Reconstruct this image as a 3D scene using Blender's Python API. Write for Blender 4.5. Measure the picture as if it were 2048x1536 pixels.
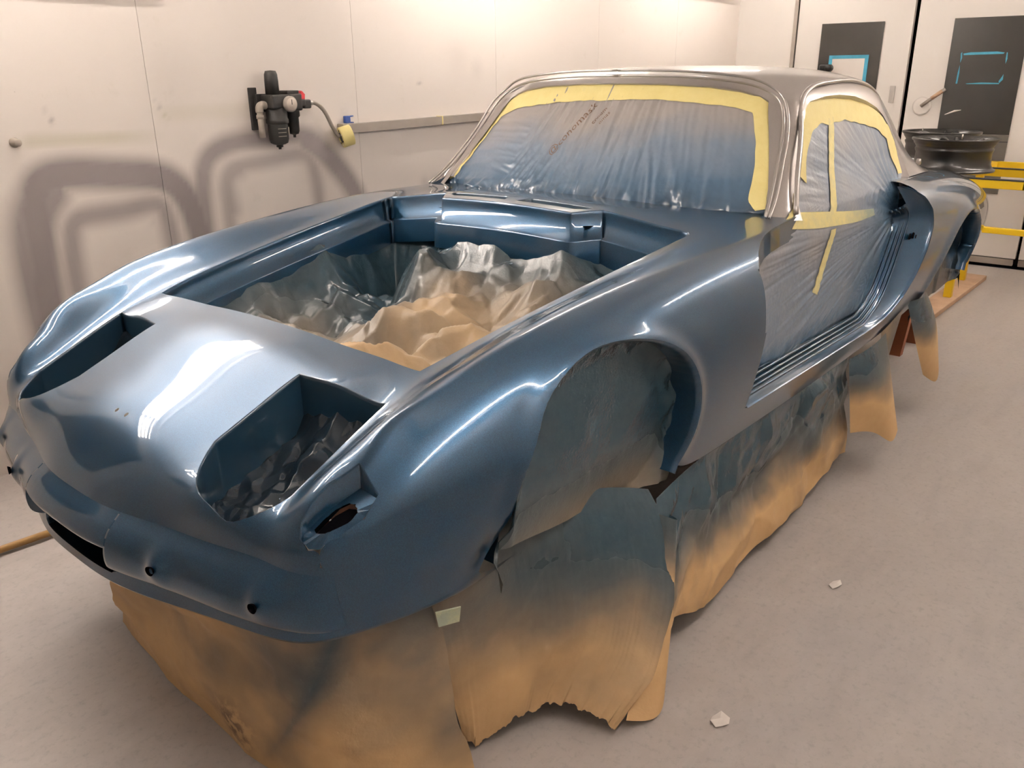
import bpy, bmesh, math, random
import numpy as np
from mathutils import Vector, Matrix, Euler, noise as mnoise

random.seed(7); rng = np.random.default_rng(7)
scene = bpy.context.scene
for o in list(bpy.data.objects): bpy.data.objects.remove(o)
COL = scene.collection

# ---------------------------------------------------------------- camera
CAM = dict(f=1662.5286, pitch=20.466095, roll=-0.574007, yaw=40.529290, loc=(-0.263237, -1.602358, 1.317971))
def set_camera():
    cd = bpy.data.cameras.new('camera'); co = bpy.data.objects.new('camera', cd); COL.objects.link(co)
    pi, ro, ya = (math.radians(CAM[k]) for k in ('pitch', 'roll', 'yaw'))
    fw = Vector((math.cos(pi)*math.cos(ya), math.cos(pi)*math.sin(ya), -math.sin(pi)))
    rt = Vector((math.sin(ya), -math.cos(ya), 0)); up = rt.cross(fw)
    c, s = math.cos(ro), math.sin(ro)
    r2 = c*rt + s*up; u2 = -s*rt + c*up
    m = Matrix((r2, u2, -fw)).transposed().to_4x4(); m.translation = Vector(CAM['loc'])
    co.matrix_world = m
    cd.sensor_width = 36.0; cd.lens = CAM['f']/2048*36.0; cd.clip_start = 0.02; cd.clip_end = 60
    scene.camera = co
set_camera()

# ---------------------------------------------------------------- world, exposure
w = bpy.data.worlds.new('world'); scene.world = w; w.use_nodes = True
w.node_tree.nodes['Background'].inputs[0].default_value = (0.8, 0.8, 0.8, 1)
w.node_tree.nodes['Background'].inputs[1].default_value = 0.0
scene.view_settings.view_transform = 'Standard'; scene.view_settings.look = 'None'
scene.view_settings.exposure = 0.0; scene.view_settings.gamma = 1.0
scene.view_settings.use_curve_mapping = False
TUBE_STRENGTH = 52.0
TUBE_COLOUR = (1.0, 0.905, 0.825)

# ---------------------------------------------------------------- helpers
def tag(o, label=None, cat=None, group=None, kind=None):
    if label: o['label'] = label
    if cat: o['category'] = cat
    if group: o['group'] = group
    if kind: o['kind'] = kind
    return o
def empty(name, loc=(0, 0, 0), rz=0.0):
    o = bpy.data.objects.new(name, None); o.location = loc; o.rotation_euler = (0, 0, rz); o.empty_display_size = 0.1
    COL.objects.link(o); return o
def link(name, me, mat=None, parent=None, smooth=None):
    o = bpy.data.objects.new(name, me); COL.objects.link(o)
    if mat is not None:
        me.materials.clear(); me.materials.append(mat)
    if parent is not None:
        o.parent = parent
    if smooth is not None:
        me.polygons.foreach_set('use_smooth', [smooth]*len(me.polygons))
    return o
def mesh(name, V, F):
    me = bpy.data.meshes.new(name); me.from_pydata([tuple(v) for v in V], [], [tuple(f) for f in F]); me.update(); return me
def obj(name, V, F, mat, parent=None, smooth=False):
    return link(name, mesh(name, V, F), mat, parent, smooth)
def from_bm(name, bm, mat, parent=None, smooth=False):
    me = bpy.data.meshes.new(name); bm.to_mesh(me); bm.free(); return link(name, me, mat, parent, smooth)
def fattr(o, name, vals):
    a = o.data.attributes.new(name, 'FLOAT', 'POINT'); a.data.foreach_set('value', np.asarray(vals, dtype=np.float32)); return a
def box_vf(x0, x1, y0, y1, z0, z1):
    V = [(x0,y0,z0),(x1,y0,z0),(x1,y1,z0),(x0,y1,z0),(x0,y0,z1),(x1,y0,z1),(x1,y1,z1),(x0,y1,z1)]
    F = [(0,3,2,1),(4,5,6,7),(0,1,5,4),(1,2,6,5),(2,3,7,6),(3,0,4,7)]
    return V, F
def bm_box(x0, x1, y0, y1, z0, z1, bev=0.0, seg=2):
    bm = bmesh.new(); V, F = box_vf(x0, x1, y0, y1, z0, z1)
    vs = [bm.verts.new(v) for v in V]
    for f in F: bm.faces.new([vs[i] for i in f])
    if bev > 0: bmesh.ops.bevel(bm, geom=bm.edges[:], offset=bev, segments=seg, affect='EDGES', profile=0.5)
    return bm
def box(name, x0, x1, y0, y1, z0, z1, mat, parent=None, bev=0.0, seg=2):
    return from_bm(name, bm_box(x0, x1, y0, y1, z0, z1, bev, seg), mat, parent, False)
def lathe_vf(prof, n=24, axis='z', cap=True):
    V, F = [], []
    m = len(prof)
    for i in range(n):
        a = 2*math.pi*i/n
        for r, h in prof:
            p = (r*math.cos(a), r*math.sin(a), h)
            if axis == 'x': p = (h, p[0], p[1])
            if axis == 'y': p = (p[0], h, p[1])
            V.append(p)
    for i in range(n):
        k = (i+1) % n
        for j in range(m-1): F.append((i*m+j, k*m+j, k*m+j+1, i*m+j+1))
    if cap:
        F.append(tuple(i*m for i in range(n))[::-1]); F.append(tuple(i*m+m-1 for i in range(n)))
    return V, F
def lathe(name, prof, mat, parent=None, n=24, axis='z', loc=(0,0,0), rot=None, cap=True, smooth=True):
    V, F = lathe_vf(prof, n, axis, cap)
    o = obj(name, V, F, mat, parent, smooth); o.location = loc
    if rot: o.rotation_euler = rot
    return o
def tube_vf(pts, r, n=10, cap=True):
    P = np.array(pts, float); T = np.gradient(P, axis=0); T /= np.linalg.norm(T, axis=1)[:, None]+1e-12
    ref = np.array([0,0,1.0]) if abs(T[0,2]) < .9 else np.array([1.0,0,0])
    u = np.cross(T[0], ref); u /= np.linalg.norm(u)
    V, F = [], []; rr = np.broadcast_to(np.asarray(r, float), (len(P),))
    for i in range(len(P)):
        u = u - T[i]*(u@T[i]); u /= np.linalg.norm(u); v = np.cross(T[i], u)
        for k in range(n):
            a = 2*math.pi*k/n; V.append(P[i]+rr[i]*(u*math.cos(a)+v*math.sin(a)))
    for i in range(len(P)-1):
        for k in range(n):
            l = (k+1) % n; F.append((i*n+k, i*n+l, (i+1)*n+l, (i+1)*n+k))
    if cap:
        F.append(tuple(range(n))[::-1]); F.append(tuple((len(P)-1)*n+k for k in range(n)))
    return V, F
def tube(name, pts, r, mat, parent=None, n=10, cap=True):
    V, F = tube_vf(pts, r, n, cap); return obj(name, V, F, mat, parent, True)
def spline(P, m, p=0.5):
    """natural cubic through P (n,d); m = samples per segment (int or list); chord^p parameter"""
    P = np.asarray(P, float); n = len(P)
    ms = [m]*(n-1) if np.isscalar(m) else list(m)
    h = np.maximum(np.linalg.norm(np.diff(P, axis=0), axis=1), 1e-6)**p
    A = np.zeros((n, n)); B = np.zeros_like(P)
    A[0,0] = A[-1,-1] = 1
    for i in range(1, n-1):
        A[i,i-1] = h[i-1]; A[i,i] = 2*(h[i-1]+h[i]); A[i,i+1] = h[i]
        B[i] = 6*((P[i+1]-P[i])/h[i]-(P[i]-P[i-1])/h[i-1])
    M = np.linalg.solve(A, B); out = []
    for i in range(n-1):
        t = np.linspace(0, 1, ms[i], endpoint=False)[:, None]*h[i]; a = h[i]-t
        out.append((M[i]*a**3+M[i+1]*t**3)/(6*h[i])+(P[i]/h[i]-M[i]*h[i]/6)*a+(P[i+1]/h[i]-M[i+1]*h[i]/6)*t)
    out.append(P[-1:]); return np.concatenate(out)
def crv(P, m=12, p=0.5): return spline(np.asarray(P, float), m, p)
def grid_faces(nk, nj, flip=False):
    F = []
    for k in range(nk-1):
        for j in range(nj-1):
            q = (k*nj+j, k*nj+j+1, (k+1)*nj+j+1, (k+1)*nj+j)
            F.append(q[::-1] if flip else q)
    return F
def fbm(P, scale, octv=4, seed=0.0):
    out = np.empty(len(P))
    for i, q in enumerate(P):
        v = Vector((q[0]*scale+seed, q[1]*scale+seed*1.7, (q[2] if len(q) > 2 else 0)*scale-seed))
        out[i] = mnoise.fractal(v, 1.0, 2.0, octv)
    return out
def poly_sd(pts, poly):
    """signed distance to closed polygon (negative inside), pts (n,2)"""
    P = np.asarray(pts, float); Q = np.asarray(poly, float); n = len(Q)
    d = np.full(len(P), 1e9); ins = np.zeros(len(P), bool)
    for i in range(n):
        a, b = Q[i], Q[(i+1) % n]; e = b-a; w_ = P-a
        t = np.clip((w_@e)/(e@e+1e-18), 0, 1); d = np.minimum(d, np.linalg.norm(w_-t[:, None]*e, axis=1))
        c = (a[1] <= P[:,1]) != (b[1] <= P[:,1])
        with np.errstate(divide='ignore', invalid='ignore'):
            xi = a[0]+(P[:,1]-a[1])/(b[1]-a[1]+1e-30)*(b[0]-a[0])
        ins ^= c & (P[:,0] < xi)
    return np.where(ins, -d, d)
def line_dist(pts, line):
    P = np.asarray(pts, float); Q = np.asarray(line, float); d = np.full(len(P), 1e9)
    for i in range(len(Q)-1):
        a, b = Q[i], Q[i+1]; e = b-a; w_ = P-a
        t = np.clip((w_@e)/(e@e+1e-18), 0, 1); d = np.minimum(d, np.linalg.norm(w_-t[:, None]*e, axis=1))
    return d

# ---- trimming: subtract convex polygons (given in a projection) from a polygon soup
class Soup:
    def __init__(s, V, F): s.V = [tuple(v) for v in V]; s.F = [tuple(f) for f in F]; s.cut = {}
    def subtract(s, axes, poly, test=None, name=None):
        poly = np.asarray(poly, float); n = len(poly)
        area = sum(poly[i,0]*poly[(i+1)%n,1]-poly[(i+1)%n,0]*poly[i,1] for i in range(n))
        if area < 0: poly = poly[::-1]
        nor = []
        for i in range(n):
            e = poly[(i+1)%n]-poly[i]; L = np.hypot(*e); nor.append((-e[1]/L, e[0]/L))
        lo = poly.min(0)-1e-6; hi = poly.max(0)+1e-6
        V = s.V; a0, a1 = axes; edge_cache = {}
        A = np.array(V); P2 = A[:, [a0, a1]]
        out = []
        def cutv(i, j, di, dj, key):
            k = (min(i, j), max(i, j), key)
            if k not in edge_cache:
                t = di/(di-dj); p, q = V[i], V[j]
                V.append(tuple(p[c]+t*(q[c]-p[c]) for c in range(3))); edge_cache[k] = len(V)-1
            return edge_cache[k]
        for f in s.F:
            P = P2[list(f)] if max(f) < len(P2) else np.array([[V[i][a0], V[i][a1]] for i in f])
            if (P.max(0) < lo).any() or (P.min(0) > hi).any() or (test and not test(np.mean([V[i] for i in f], axis=0))):
                out.append(f); continue
            rem = list(f); pieces = []
            for e in range(n):
                if len(rem) < 3: break
                a = poly[e]; nx, ny = nor[e]
                d = [(V[i][a0]-a[0])*nx+(V[i][a1]-a[1])*ny for i in rem]
                d = [0.0 if abs(x) < 1e-7 else x for x in d]
                if all(x >= 0 for x in d): continue
                if all(x <= 0 for x in d): pieces.append(rem); rem = []; break
                ins, outs = [], []
                for q in range(len(rem)):
                    i, j = rem[q], rem[(q+1) % len(rem)]; di, dj = d[q], d[(q+1) % len(rem)]
                    if di >= 0: ins.append(i)
                    if di <= 0: outs.append(i)
                    if di*dj < 0:
                        c = cutv(i, j, di, dj, e); ins.append(c); outs.append(c)
                if len(outs) >= 3: pieces.append(outs)
                rem = ins
            if len(rem) >= 3: out += [tuple(p) for p in pieces]
            else: out.append(f)      # untouched by the polygon
        s.F = out
    def weld(s, eps=2e-5):
        key = {}; remap = []; NV = []
        used = set(i for f in s.F for i in f)
        for i, v in enumerate(s.V):
            if i not in used: remap.append(-1); continue
            k = (round(v[0]/eps), round(v[1]/eps), round(v[2]/eps))
            if k not in key: key[k] = len(NV); NV.append(v)
            remap.append(key[k])
        NF = []
        for f in s.F:
            g = []
            for i in f:
                r = remap[i]
                if not g or g[-1] != r: g.append(r)
            if len(g) > 1 and g[0] == g[-1]: g.pop()
            if len(set(g)) >= 3 and len(set(g)) == len(g): NF.append(tuple(g))
        s.V, s.F = NV, NF
    def boundary(s):
        cnt = {}
        for f in s.F:
            for i in range(len(f)):
                a, b = f[i], f[(i+1) % len(f)]
                k = (min(a, b), max(a, b)); cnt[k] = cnt.get(k, 0)+1
        return [k for k, c in cnt.items() if c == 1]
    def rim(s, sel, inw, steps, axis):
        """extrude the selected boundary edges; sel/inw work on arrays; steps = (into hole, along axis)"""
        bd = s.boundary()
        vs = sorted(set(i for e in bd for i in e)); P = np.array([s.V[i] for i in vs]); ok = sel(P)
        good = set(i for i, k in zip(vs, ok) if k)
        ed = [e for e in bd if e[0] in good and e[1] in good]
        if not ed: return
        orient = set()
        for f in s.F:
            for i in range(len(f)): orient.add((f[i], f[(i+1) % len(f)]))
        vs = sorted(set(i for e in ed for i in e)); P = np.array([s.V[i] for i in vs]); N = inw(P)
        idx = {i: q for q, i in enumerate(vs)}; cur = list(vs)
        for a, d in steps:
            Q = P+a*N; Q[:, axis] += d; base = len(s.V); s.V += [tuple(q) for q in Q]
            nxt = [base+q for q in range(len(vs))]
            for i, j in ed:
                if (i, j) in orient: i, j = j, i
                s.F.append((cur[idx[i]], cur[idx[j]], nxt[idx[j]], nxt[idx[i]]))
            cur = nxt
# ---------------------------------------------------------------- materials
class NT:
    def __init__(s, name):
        s.m = bpy.data.materials.new(name); s.m.use_nodes = True; s.t = s.m.node_tree; s.n = s.t.nodes
        s.b = s.n['Principled BSDF']; s.out = s.n['Material Output']
    def new(s, ty, **kw):
        nd = s.n.new(ty)
        for k, v in kw.items(): setattr(nd, k, v)
        return nd
    def lk(s, a, b): s.t.links.new(a, b)
    def set(s, **kw):
        for k, v in kw.items():
            k = k.replace('_', ' ')
            i = s.b.inputs[k]
            if isinstance(v, (int, float)): i.default_value = v
            elif isinstance(v, tuple): i.default_value = v if len(v) == 4 else (*v, 1)
            else: s.lk(v, i)
        return s
    def coord(s, kind='Object', scale=(1,1,1), rot=(0,0,0), loc=(0,0,0)):
        tc = s.new('ShaderNodeTexCoord'); mp = s.new('ShaderNodeMapping')
        mp.inputs['Scale'].default_value = scale; mp.inputs['Rotation'].default_value = rot; mp.inputs['Location'].default_value = loc
        s.lk(tc.outputs[kind], mp.inputs[0]); return mp.outputs[0]
    def noise(s, scale, detail=4, rough=.55, vec=None, dist=0.0):
        nd = s.new('ShaderNodeTexNoise'); nd.inputs['Scale'].default_value = scale; nd.inputs['Detail'].default_value = detail
        nd.inputs['Roughness'].default_value = rough; nd.inputs['Distortion'].default_value = dist
        if vec is not None: s.lk(vec, nd.inputs['Vector'])
        return nd.outputs['Fac']
    def voro(s, scale, vec=None, feature='F1'):
        nd = s.new('ShaderNodeTexVoronoi', feature=feature); nd.inputs['Scale'].default_value = scale
        if vec is not None: s.lk(vec, nd.inputs['Vector'])
        return nd.outputs['Distance']
    def attr(s, name): nd = s.new('ShaderNodeAttribute'); nd.attribute_name = name; return nd.outputs['Fac']
    def ramp(s, fac, stops, interp='LINEAR'):
        nd = s.new('ShaderNodeValToRGB'); cr = nd.color_ramp; cr.interpolation = interp
        while len(cr.elements) < len(stops): cr.elements.new(.5)
        for e, (p, c) in zip(cr.elements, stops):
            e.position = p; e.color = (c, c, c, 1) if isinstance(c, (int, float)) else (*c, 1)
        s.lk(fac, nd.inputs[0]); return nd.outputs[0]
    def mix(s, fac, a, b, blend='MIX'):
        nd = s.new('ShaderNodeMix', data_type='RGBA', blend_type=blend)
        for sock, v in ((nd.inputs[0], fac), (nd.inputs[6], a), (nd.inputs[7], b)):
            if isinstance(v, (int, float)): sock.default_value = v
            elif isinstance(v, tuple): sock.default_value = (*v, 1)
            else: s.lk(v, sock)
        return nd.outputs[2]
    def math(s, op, a, b=0.0, clamp=False):
        nd = s.new('ShaderNodeMath', operation=op, use_clamp=clamp)
        for sock, v in ((nd.inputs[0], a), (nd.inputs[1], b)):
            if isinstance(v, (int, float)): sock.default_value = v
            else: s.lk(v, sock)
        return nd.outputs[0]
    def bump(s, h, strength=.3, dist=.01, normal=None):
        nd = s.new('ShaderNodeBump'); nd.inputs['Strength'].default_value = strength; nd.inputs['Distance'].default_value = dist
        s.lk(h, nd.inputs['Height'])
        if normal is not None: s.lk(normal, nd.inputs['Normal'])
        s.lk(nd.outputs[0], s.b.inputs['Normal']); return nd.outputs[0]
def plain(name, col, rough=.5, metal=0.0, var=.06, scale=18, bump=0.0, coat=0.0, spec=.5):
    t = NT(name); v = t.noise(scale, 3, .6, t.coord())
    c = t.mix(v, tuple(x*(1-var) for x in col), tuple(min(1, x*(1+var)) for x in col))
    t.set(Base_Color=c, Roughness=rough, Metallic=metal, Coat_Weight=coat, Specular_IOR_Level=spec)
    if bump: t.bump(t.noise(scale*6, 3, .6, t.coord()), bump, .004)
    return t.m
MT = {}
# metallic blue two-coat paint
t = NT('blue_metallic_paint')
fl = t.noise(900, 1, .5, t.coord())
c = t.mix(t.ramp(fl, [(.35, 0.0), (.7, 1.0)]), (.0030, .029, .068), (.0085, .058, .120))
t.set(Base_Color=c, Metallic=.62, Roughness=.34, Coat_Weight=1.0, Coat_Roughness=.012, Coat_IOR=1.5)
MT['blue'] = t.m
t = NT('blue_paint_on_inner_panels')
c = t.mix(t.noise(6, 3, .5, t.coord()), (.010, .032, .060), (.018, .05, .085))
t.set(Base_Color=c, Metallic=.3, Roughness=.3, Coat_Weight=.8, Coat_Roughness=.06)
t.bump(t.noise(14, 3, .5, t.coord()), .08, .004)
MT['blue_in'] = t.m
t = NT('silver_metallic_paint')
c = t.mix(t.noise(700, 1, .5, t.coord()), (.36, .335, .32), (.46, .43, .415))
t.set(Base_Color=c, Metallic=.85, Roughness=.34, Coat_Weight=.6, Coat_Roughness=.08)
MT['silver'] = t.m
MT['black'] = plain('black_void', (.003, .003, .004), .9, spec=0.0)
MT['rubber'] = plain('dark_rubber', (.02, .02, .022), .6)
# overspray-stained masking paper: attribute "paint" 0 bare .. 1 blue
def paper_mat(name, gloss=.55, crease=.25, bare0=(.47, .285, .125), bare1=(.57, .365, .175)):
    t = NT(name); co = t.coord()
    n1 = t.noise(3.2, 5, .6, co); n2 = t.noise(38, 4, .6, co)
    bare = t.mix(n1, bare0, bare1)
    bare = t.mix(t.math('MULTIPLY', n2, .35), bare, (.66, .47, .26))
    p = t.math('ADD', t.attr('paint'), t.math('MULTIPLY', t.math('SUBTRACT', n1, .5), .40))
    f = t.ramp(p, [(.10, 0.0), (.30, .40), (.48, .74), (.68, .92), (.95, 1.0)])
    blue = t.mix(n2, (.014, .034, .052), (.032, .060, .076))
    c = t.mix(f, bare, blue)
    c = t.mix(t.math('MULTIPLY', t.attr('dirt'), t.ramp(n2, [(.42, 0.0), (.55, .85)])), c, (.12, .065, .035))
    t.set(Base_Color=c, Roughness=t.ramp(p, [(.3, gloss+.15), (.95, max(.16, gloss-.33))]), Specular_IOR_Level=.5)
    t.bump(t.math('ADD', t.noise(22, 6, .65, co), t.math('MULTIPLY', t.noise(160, 3, .5, co), .25)), crease, .006)
    return t.m
MT['paper'] = paper_mat('brown_masking_paper')
MT['paper_bay'] = paper_mat('crumpled_masking_paper', .40, .35, (.36, .225, .10), (.46, .30, .145))
# thin plastic masking film, blue overspray, "paint" attribute; wrinkles carried by geometry + bump
t = NT('masking_film'); co = t.coord()
n1 = t.noise(5, 4, .6, co)
p = t.math('ADD', t.attr('paint'), t.math('MULTIPLY', t.math('SUBTRACT', n1, .5), .5))
c = t.ramp(p, [(0.05, (.31, .285, .275)), (.4, (.15, .195, .26)), (.7, (.05, .10, .165)), (1.0, (.014, .036, .066))])
t.set(Base_Color=c, Roughness=.28, Specular_IOR_Level=.55, Coat_Weight=.25, Coat_Roughness=.1)
t.bump(t.math('ADD', t.noise(60, 5, .6, co), t.math('MULTIPLY', t.noise(14, 4, .6, co), 1.2)), .2, .004)
MT['film'] = t.m
t = NT('blue_black_film'); co = t.coord()
t.set(Base_Color=t.mix(t.noise(8, 3, .5, co), (.004, .009, .016), (.010, .020, .032)), Roughness=.2, Specular_IOR_Level=.5)
t.bump(t.noise(40, 5, .6, co), .3, .004)
MT['film_dark'] = t.m
t = NT('yellow_masking_tape'); co = t.coord()
p = t.attr('paint'); n2 = t.noise(30, 4, .6, co)
c = t.mix(n2, (.72, .60, .22), (.82, .72, .34)); c = t.mix(t.ramp(t.math('ADD', p, t.math('MULTIPLY', t.math('SUBTRACT', n2, .5), .6)), [(.3, 0.0), (.9, .8)]), c, (.16, .24, .25))
t.set(Base_Color=c, Roughness=.5); t.bump(t.noise(220, 3, .6, co), .25, .002)
MT['tape'] = t.m
t = NT('painted_wall_panel'); co = t.coord('Generated'); wo = t.coord('Object')
st = t.attr('stain')
g = t.noise(.9, 5, .6, wo); base = t.mix(g, (.80, .73, .675), (.86, .795, .745))
sc = t.ramp(t.noise(9, 6, .7, wo), [(.60, 0.0), (.80, .35)]); base = t.mix(sc, base, (.62, .56, .47))
sp = t.ramp(t.voro(7, wo), [(.0, 1.0), (.022, 0.0)]); base = t.mix(t.math('MULTIPLY', sp, t.ramp(t.noise(2.3, 2, .5, wo), [(.5, 0.0), (.6, .7)])), base, (.35, .29, .24))
base = t.mix(t.attr('tan'), base, (.56, .52, .38))
base = t.mix(st, base, (.215, .185, .19))
t.set(Base_Color=base, Roughness=.55); t.bump(t.noise(40, 4, .6, wo), .06, .003)
MT['wall'] = t.m
MT['white'] = plain('white_booth_paint', (.84, .795, .75), .5, var=.03, scale=2)
MT['ceil'] = plain('ceiling_paint', (.78, .75, .72), .6, var=.03, scale=2)
t = NT('concrete_floor'); co = t.coord()
a = t.noise(1.1, 6, .6, co); b = t.noise(9, 6, .7, co); d = t.noise(55, 5, .7, co)
c = t.mix(a, (.38, .338, .315), (.485, .438, .41)); c = t.mix(t.ramp(b, [(.35, 0.0), (.75, .55)]), c, (.54, .50, .475))
c = t.mix(t.ramp(d, [(.52, 0.0), (.75, .45)]), c, (.24, .215, .20))
c = t.mix(t.ramp(t.noise(20, 6, .75, co), [(.52, 0.0), (.75, .28)]), c, (.56, .515, .485))
c = t.mix(t.ramp(t.noise(1.7, 3, .5, t.coord(loc=(3.3, 1.2, 0))), [(.52, 0.0), (.7, .18)]), c, (.33, .33, .37))
sp = t.ramp(t.voro(26, co), [(0, 1.0), (.05, 0.0)]); c = t.mix(t.math('MULTIPLY', sp, t.ramp(t.noise(3.1, 3, .5, co), [(.5, 0.0), (.62, .8)])), c, (.16, .14, .13))
br = t.ramp(t.noise(2.2, 5, .65, t.coord(scale=(1, 5, 1), rot=(0, 0, .5))), [(.5, 0.0), (.75, .3)]); c = t.mix(br, c, (.30, .27, .255))

t.set(Base_Color=c, Roughness=t.ramp(b, [(.3, .42), (.7, .62)])); t.bump(t.math('ADD', d, b), .12, .004)
MT['floor'] = t.m
MT['galv'] = plain('dusty_metal', (.36, .32, .285), .45, .35, .12, 9)
MT['steel'] = plain('bare_steel', (.5, .47, .44), .35, .9, .1, 30)
MT['blackplast'] = plain('dusty_black_plastic', (.015, .0135, .0125), .5, 0, .4, 40, .15)
MT['greyplast'] = plain('grey_dusty_plastic', (.33, .29, .25), .6, 0, .15, 25)
MT['red'] = plain('red_plastic', (.62, .035, .04), .4, 0, .1, 30)
MT['bluetape'] = plain('blue_masking_tape', (.045, .27, .40), .55, 0, .15, 40)
MT['blueclip'] = plain('blue_plastic', (.02, .06, .24), .4)
MT['sheet'] = plain('white_paper', (.83, .77, .72), .7, 0, .05, 5)
MT['gauge'] = plain('gauge_face', (.52, .45, .39), .5, 0, .1, 60)
MT['yellow'] = plain('yellow_painted_steel', (.80, .52, .015), .4, 0, .12, 8)
MT['wood'] = plain('raw_timber', (.44, .29, .19), .7, 0, .25, 14, .2)
MT['woodred'] = plain('red_brown_timber', (.20, .055, .016), .6, 0, .2, 14)
MT['stick'] = plain('varnished_stick', (.34, .19, .06), .45, 0, .2, 20)
t = NT('dark_tinted_glass'); t.set(Base_Color=t.mix(t.noise(3, 4, .6, t.coord()), (.032, .030, .026), (.046, .041, .037)), Roughness=.22, Specular_IOR_Level=.35)
MT['glass'] = t.m
t = NT('lower_glass'); t.set(Base_Color=t.mix(t.noise(3, 4, .6, t.coord()), (.13, .12, .105), (.17, .155, .135)), Roughness=.3, Specular_IOR_Level=.35)
MT['glass2'] = t.m
t = NT('black_gloss_alloy'); t.set(Base_Color=t.mix(t.noise(20, 3, .5, t.coord()), (.007, .0065, .006), (.013, .011, .010)), Roughness=.3, Metallic=.1, Coat_Weight=.3, Coat_Roughness=.1)
MT['rim'] = t.m
MT['ink'] = plain('brown_ink', (.16, .09, .055), .6)
t = NT('fluorescent_tube'); t.set(Base_Color=(.9, .9, .9), Emission_Color=TUBE_COLOUR, Emission_Strength=TUBE_STRENGTH)
MT['tube'] = t.m
# ---------------------------------------------------------------- room (booth) : a along left wall, b across, z up
_an = math.radians(1.5316)
RD = np.array([math.cos(_an), math.sin(_an), 0]); RE = np.array([RD[1], -RD[0], 0]); RK = np.array([6.344, 1.6547, 0])
def rm(a, b, z): p = RK+a*RD+b*RE; return (p[0], p[1], z)
RMAT = Matrix(((RD[0], RE[0], 0, RK[0]), (RD[1], RE[1], 0, RK[1]), (0, 0, 1, 0), (0, 0, 0, 1)))
# note (a, b, z) is left-handed when b runs to the right: flip b -> local y = -b
RROOT = Matrix(((RD[0], -RE[0], 0, RK[0]), (RD[1], -RE[1], 0, RK[1]), (0, 0, 1, 0), (0, 0, 0, 1)))
def place(o): o.matrix_world = RROOT; return o          # local coordinates: x = a, y = -b
A0, BW, HW, HC = -9.6, 3.24, 1.87, 2.37
SL = 0.50                                                  # run of the sloped light cove
o = place(box('floor', A0-.3, .6, -BW-.3, .3, -.08, 0, MT['floor'])); tag(o, kind='structure')
o = place(box('ceiling', A0-.1, .1, -BW+SL, -SL, HC, HC+.06, MT['ceil'])); tag(o, kind='structure')
o = place(box('wall_front', A0-.12, A0, -BW-.1, .1, 0, HC+.06, MT['white'])); tag(o, kind='structure')
o = place(box('wall_right', A0, 0, -BW-.12, -BW, 0, HW, MT['white'])); tag(o, kind='structure')
# sloped coves carrying the light boxes
def cove(name, s):
    y0 = .02 if s > 0 else -BW-.02; y1 = -SL if s > 0 else -BW+SL
    V = [(A0, y0, HW), (0, y0, HW), (0, y1, HC), (A0, y1, HC)]; V += [(x, y+.05*s, z+.05) for x, y, z in V]
    F = [(0,1,2,3), (7,6,5,4), (0,4,5,1), (1,5,6,2), (2,6,7,3), (3,7,4,0)]
    o = obj(name, V, F, MT['white']); place(o); tag(o, kind='structure')
cove('trim_1', 1); cove('trim_2', -1)
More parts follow.
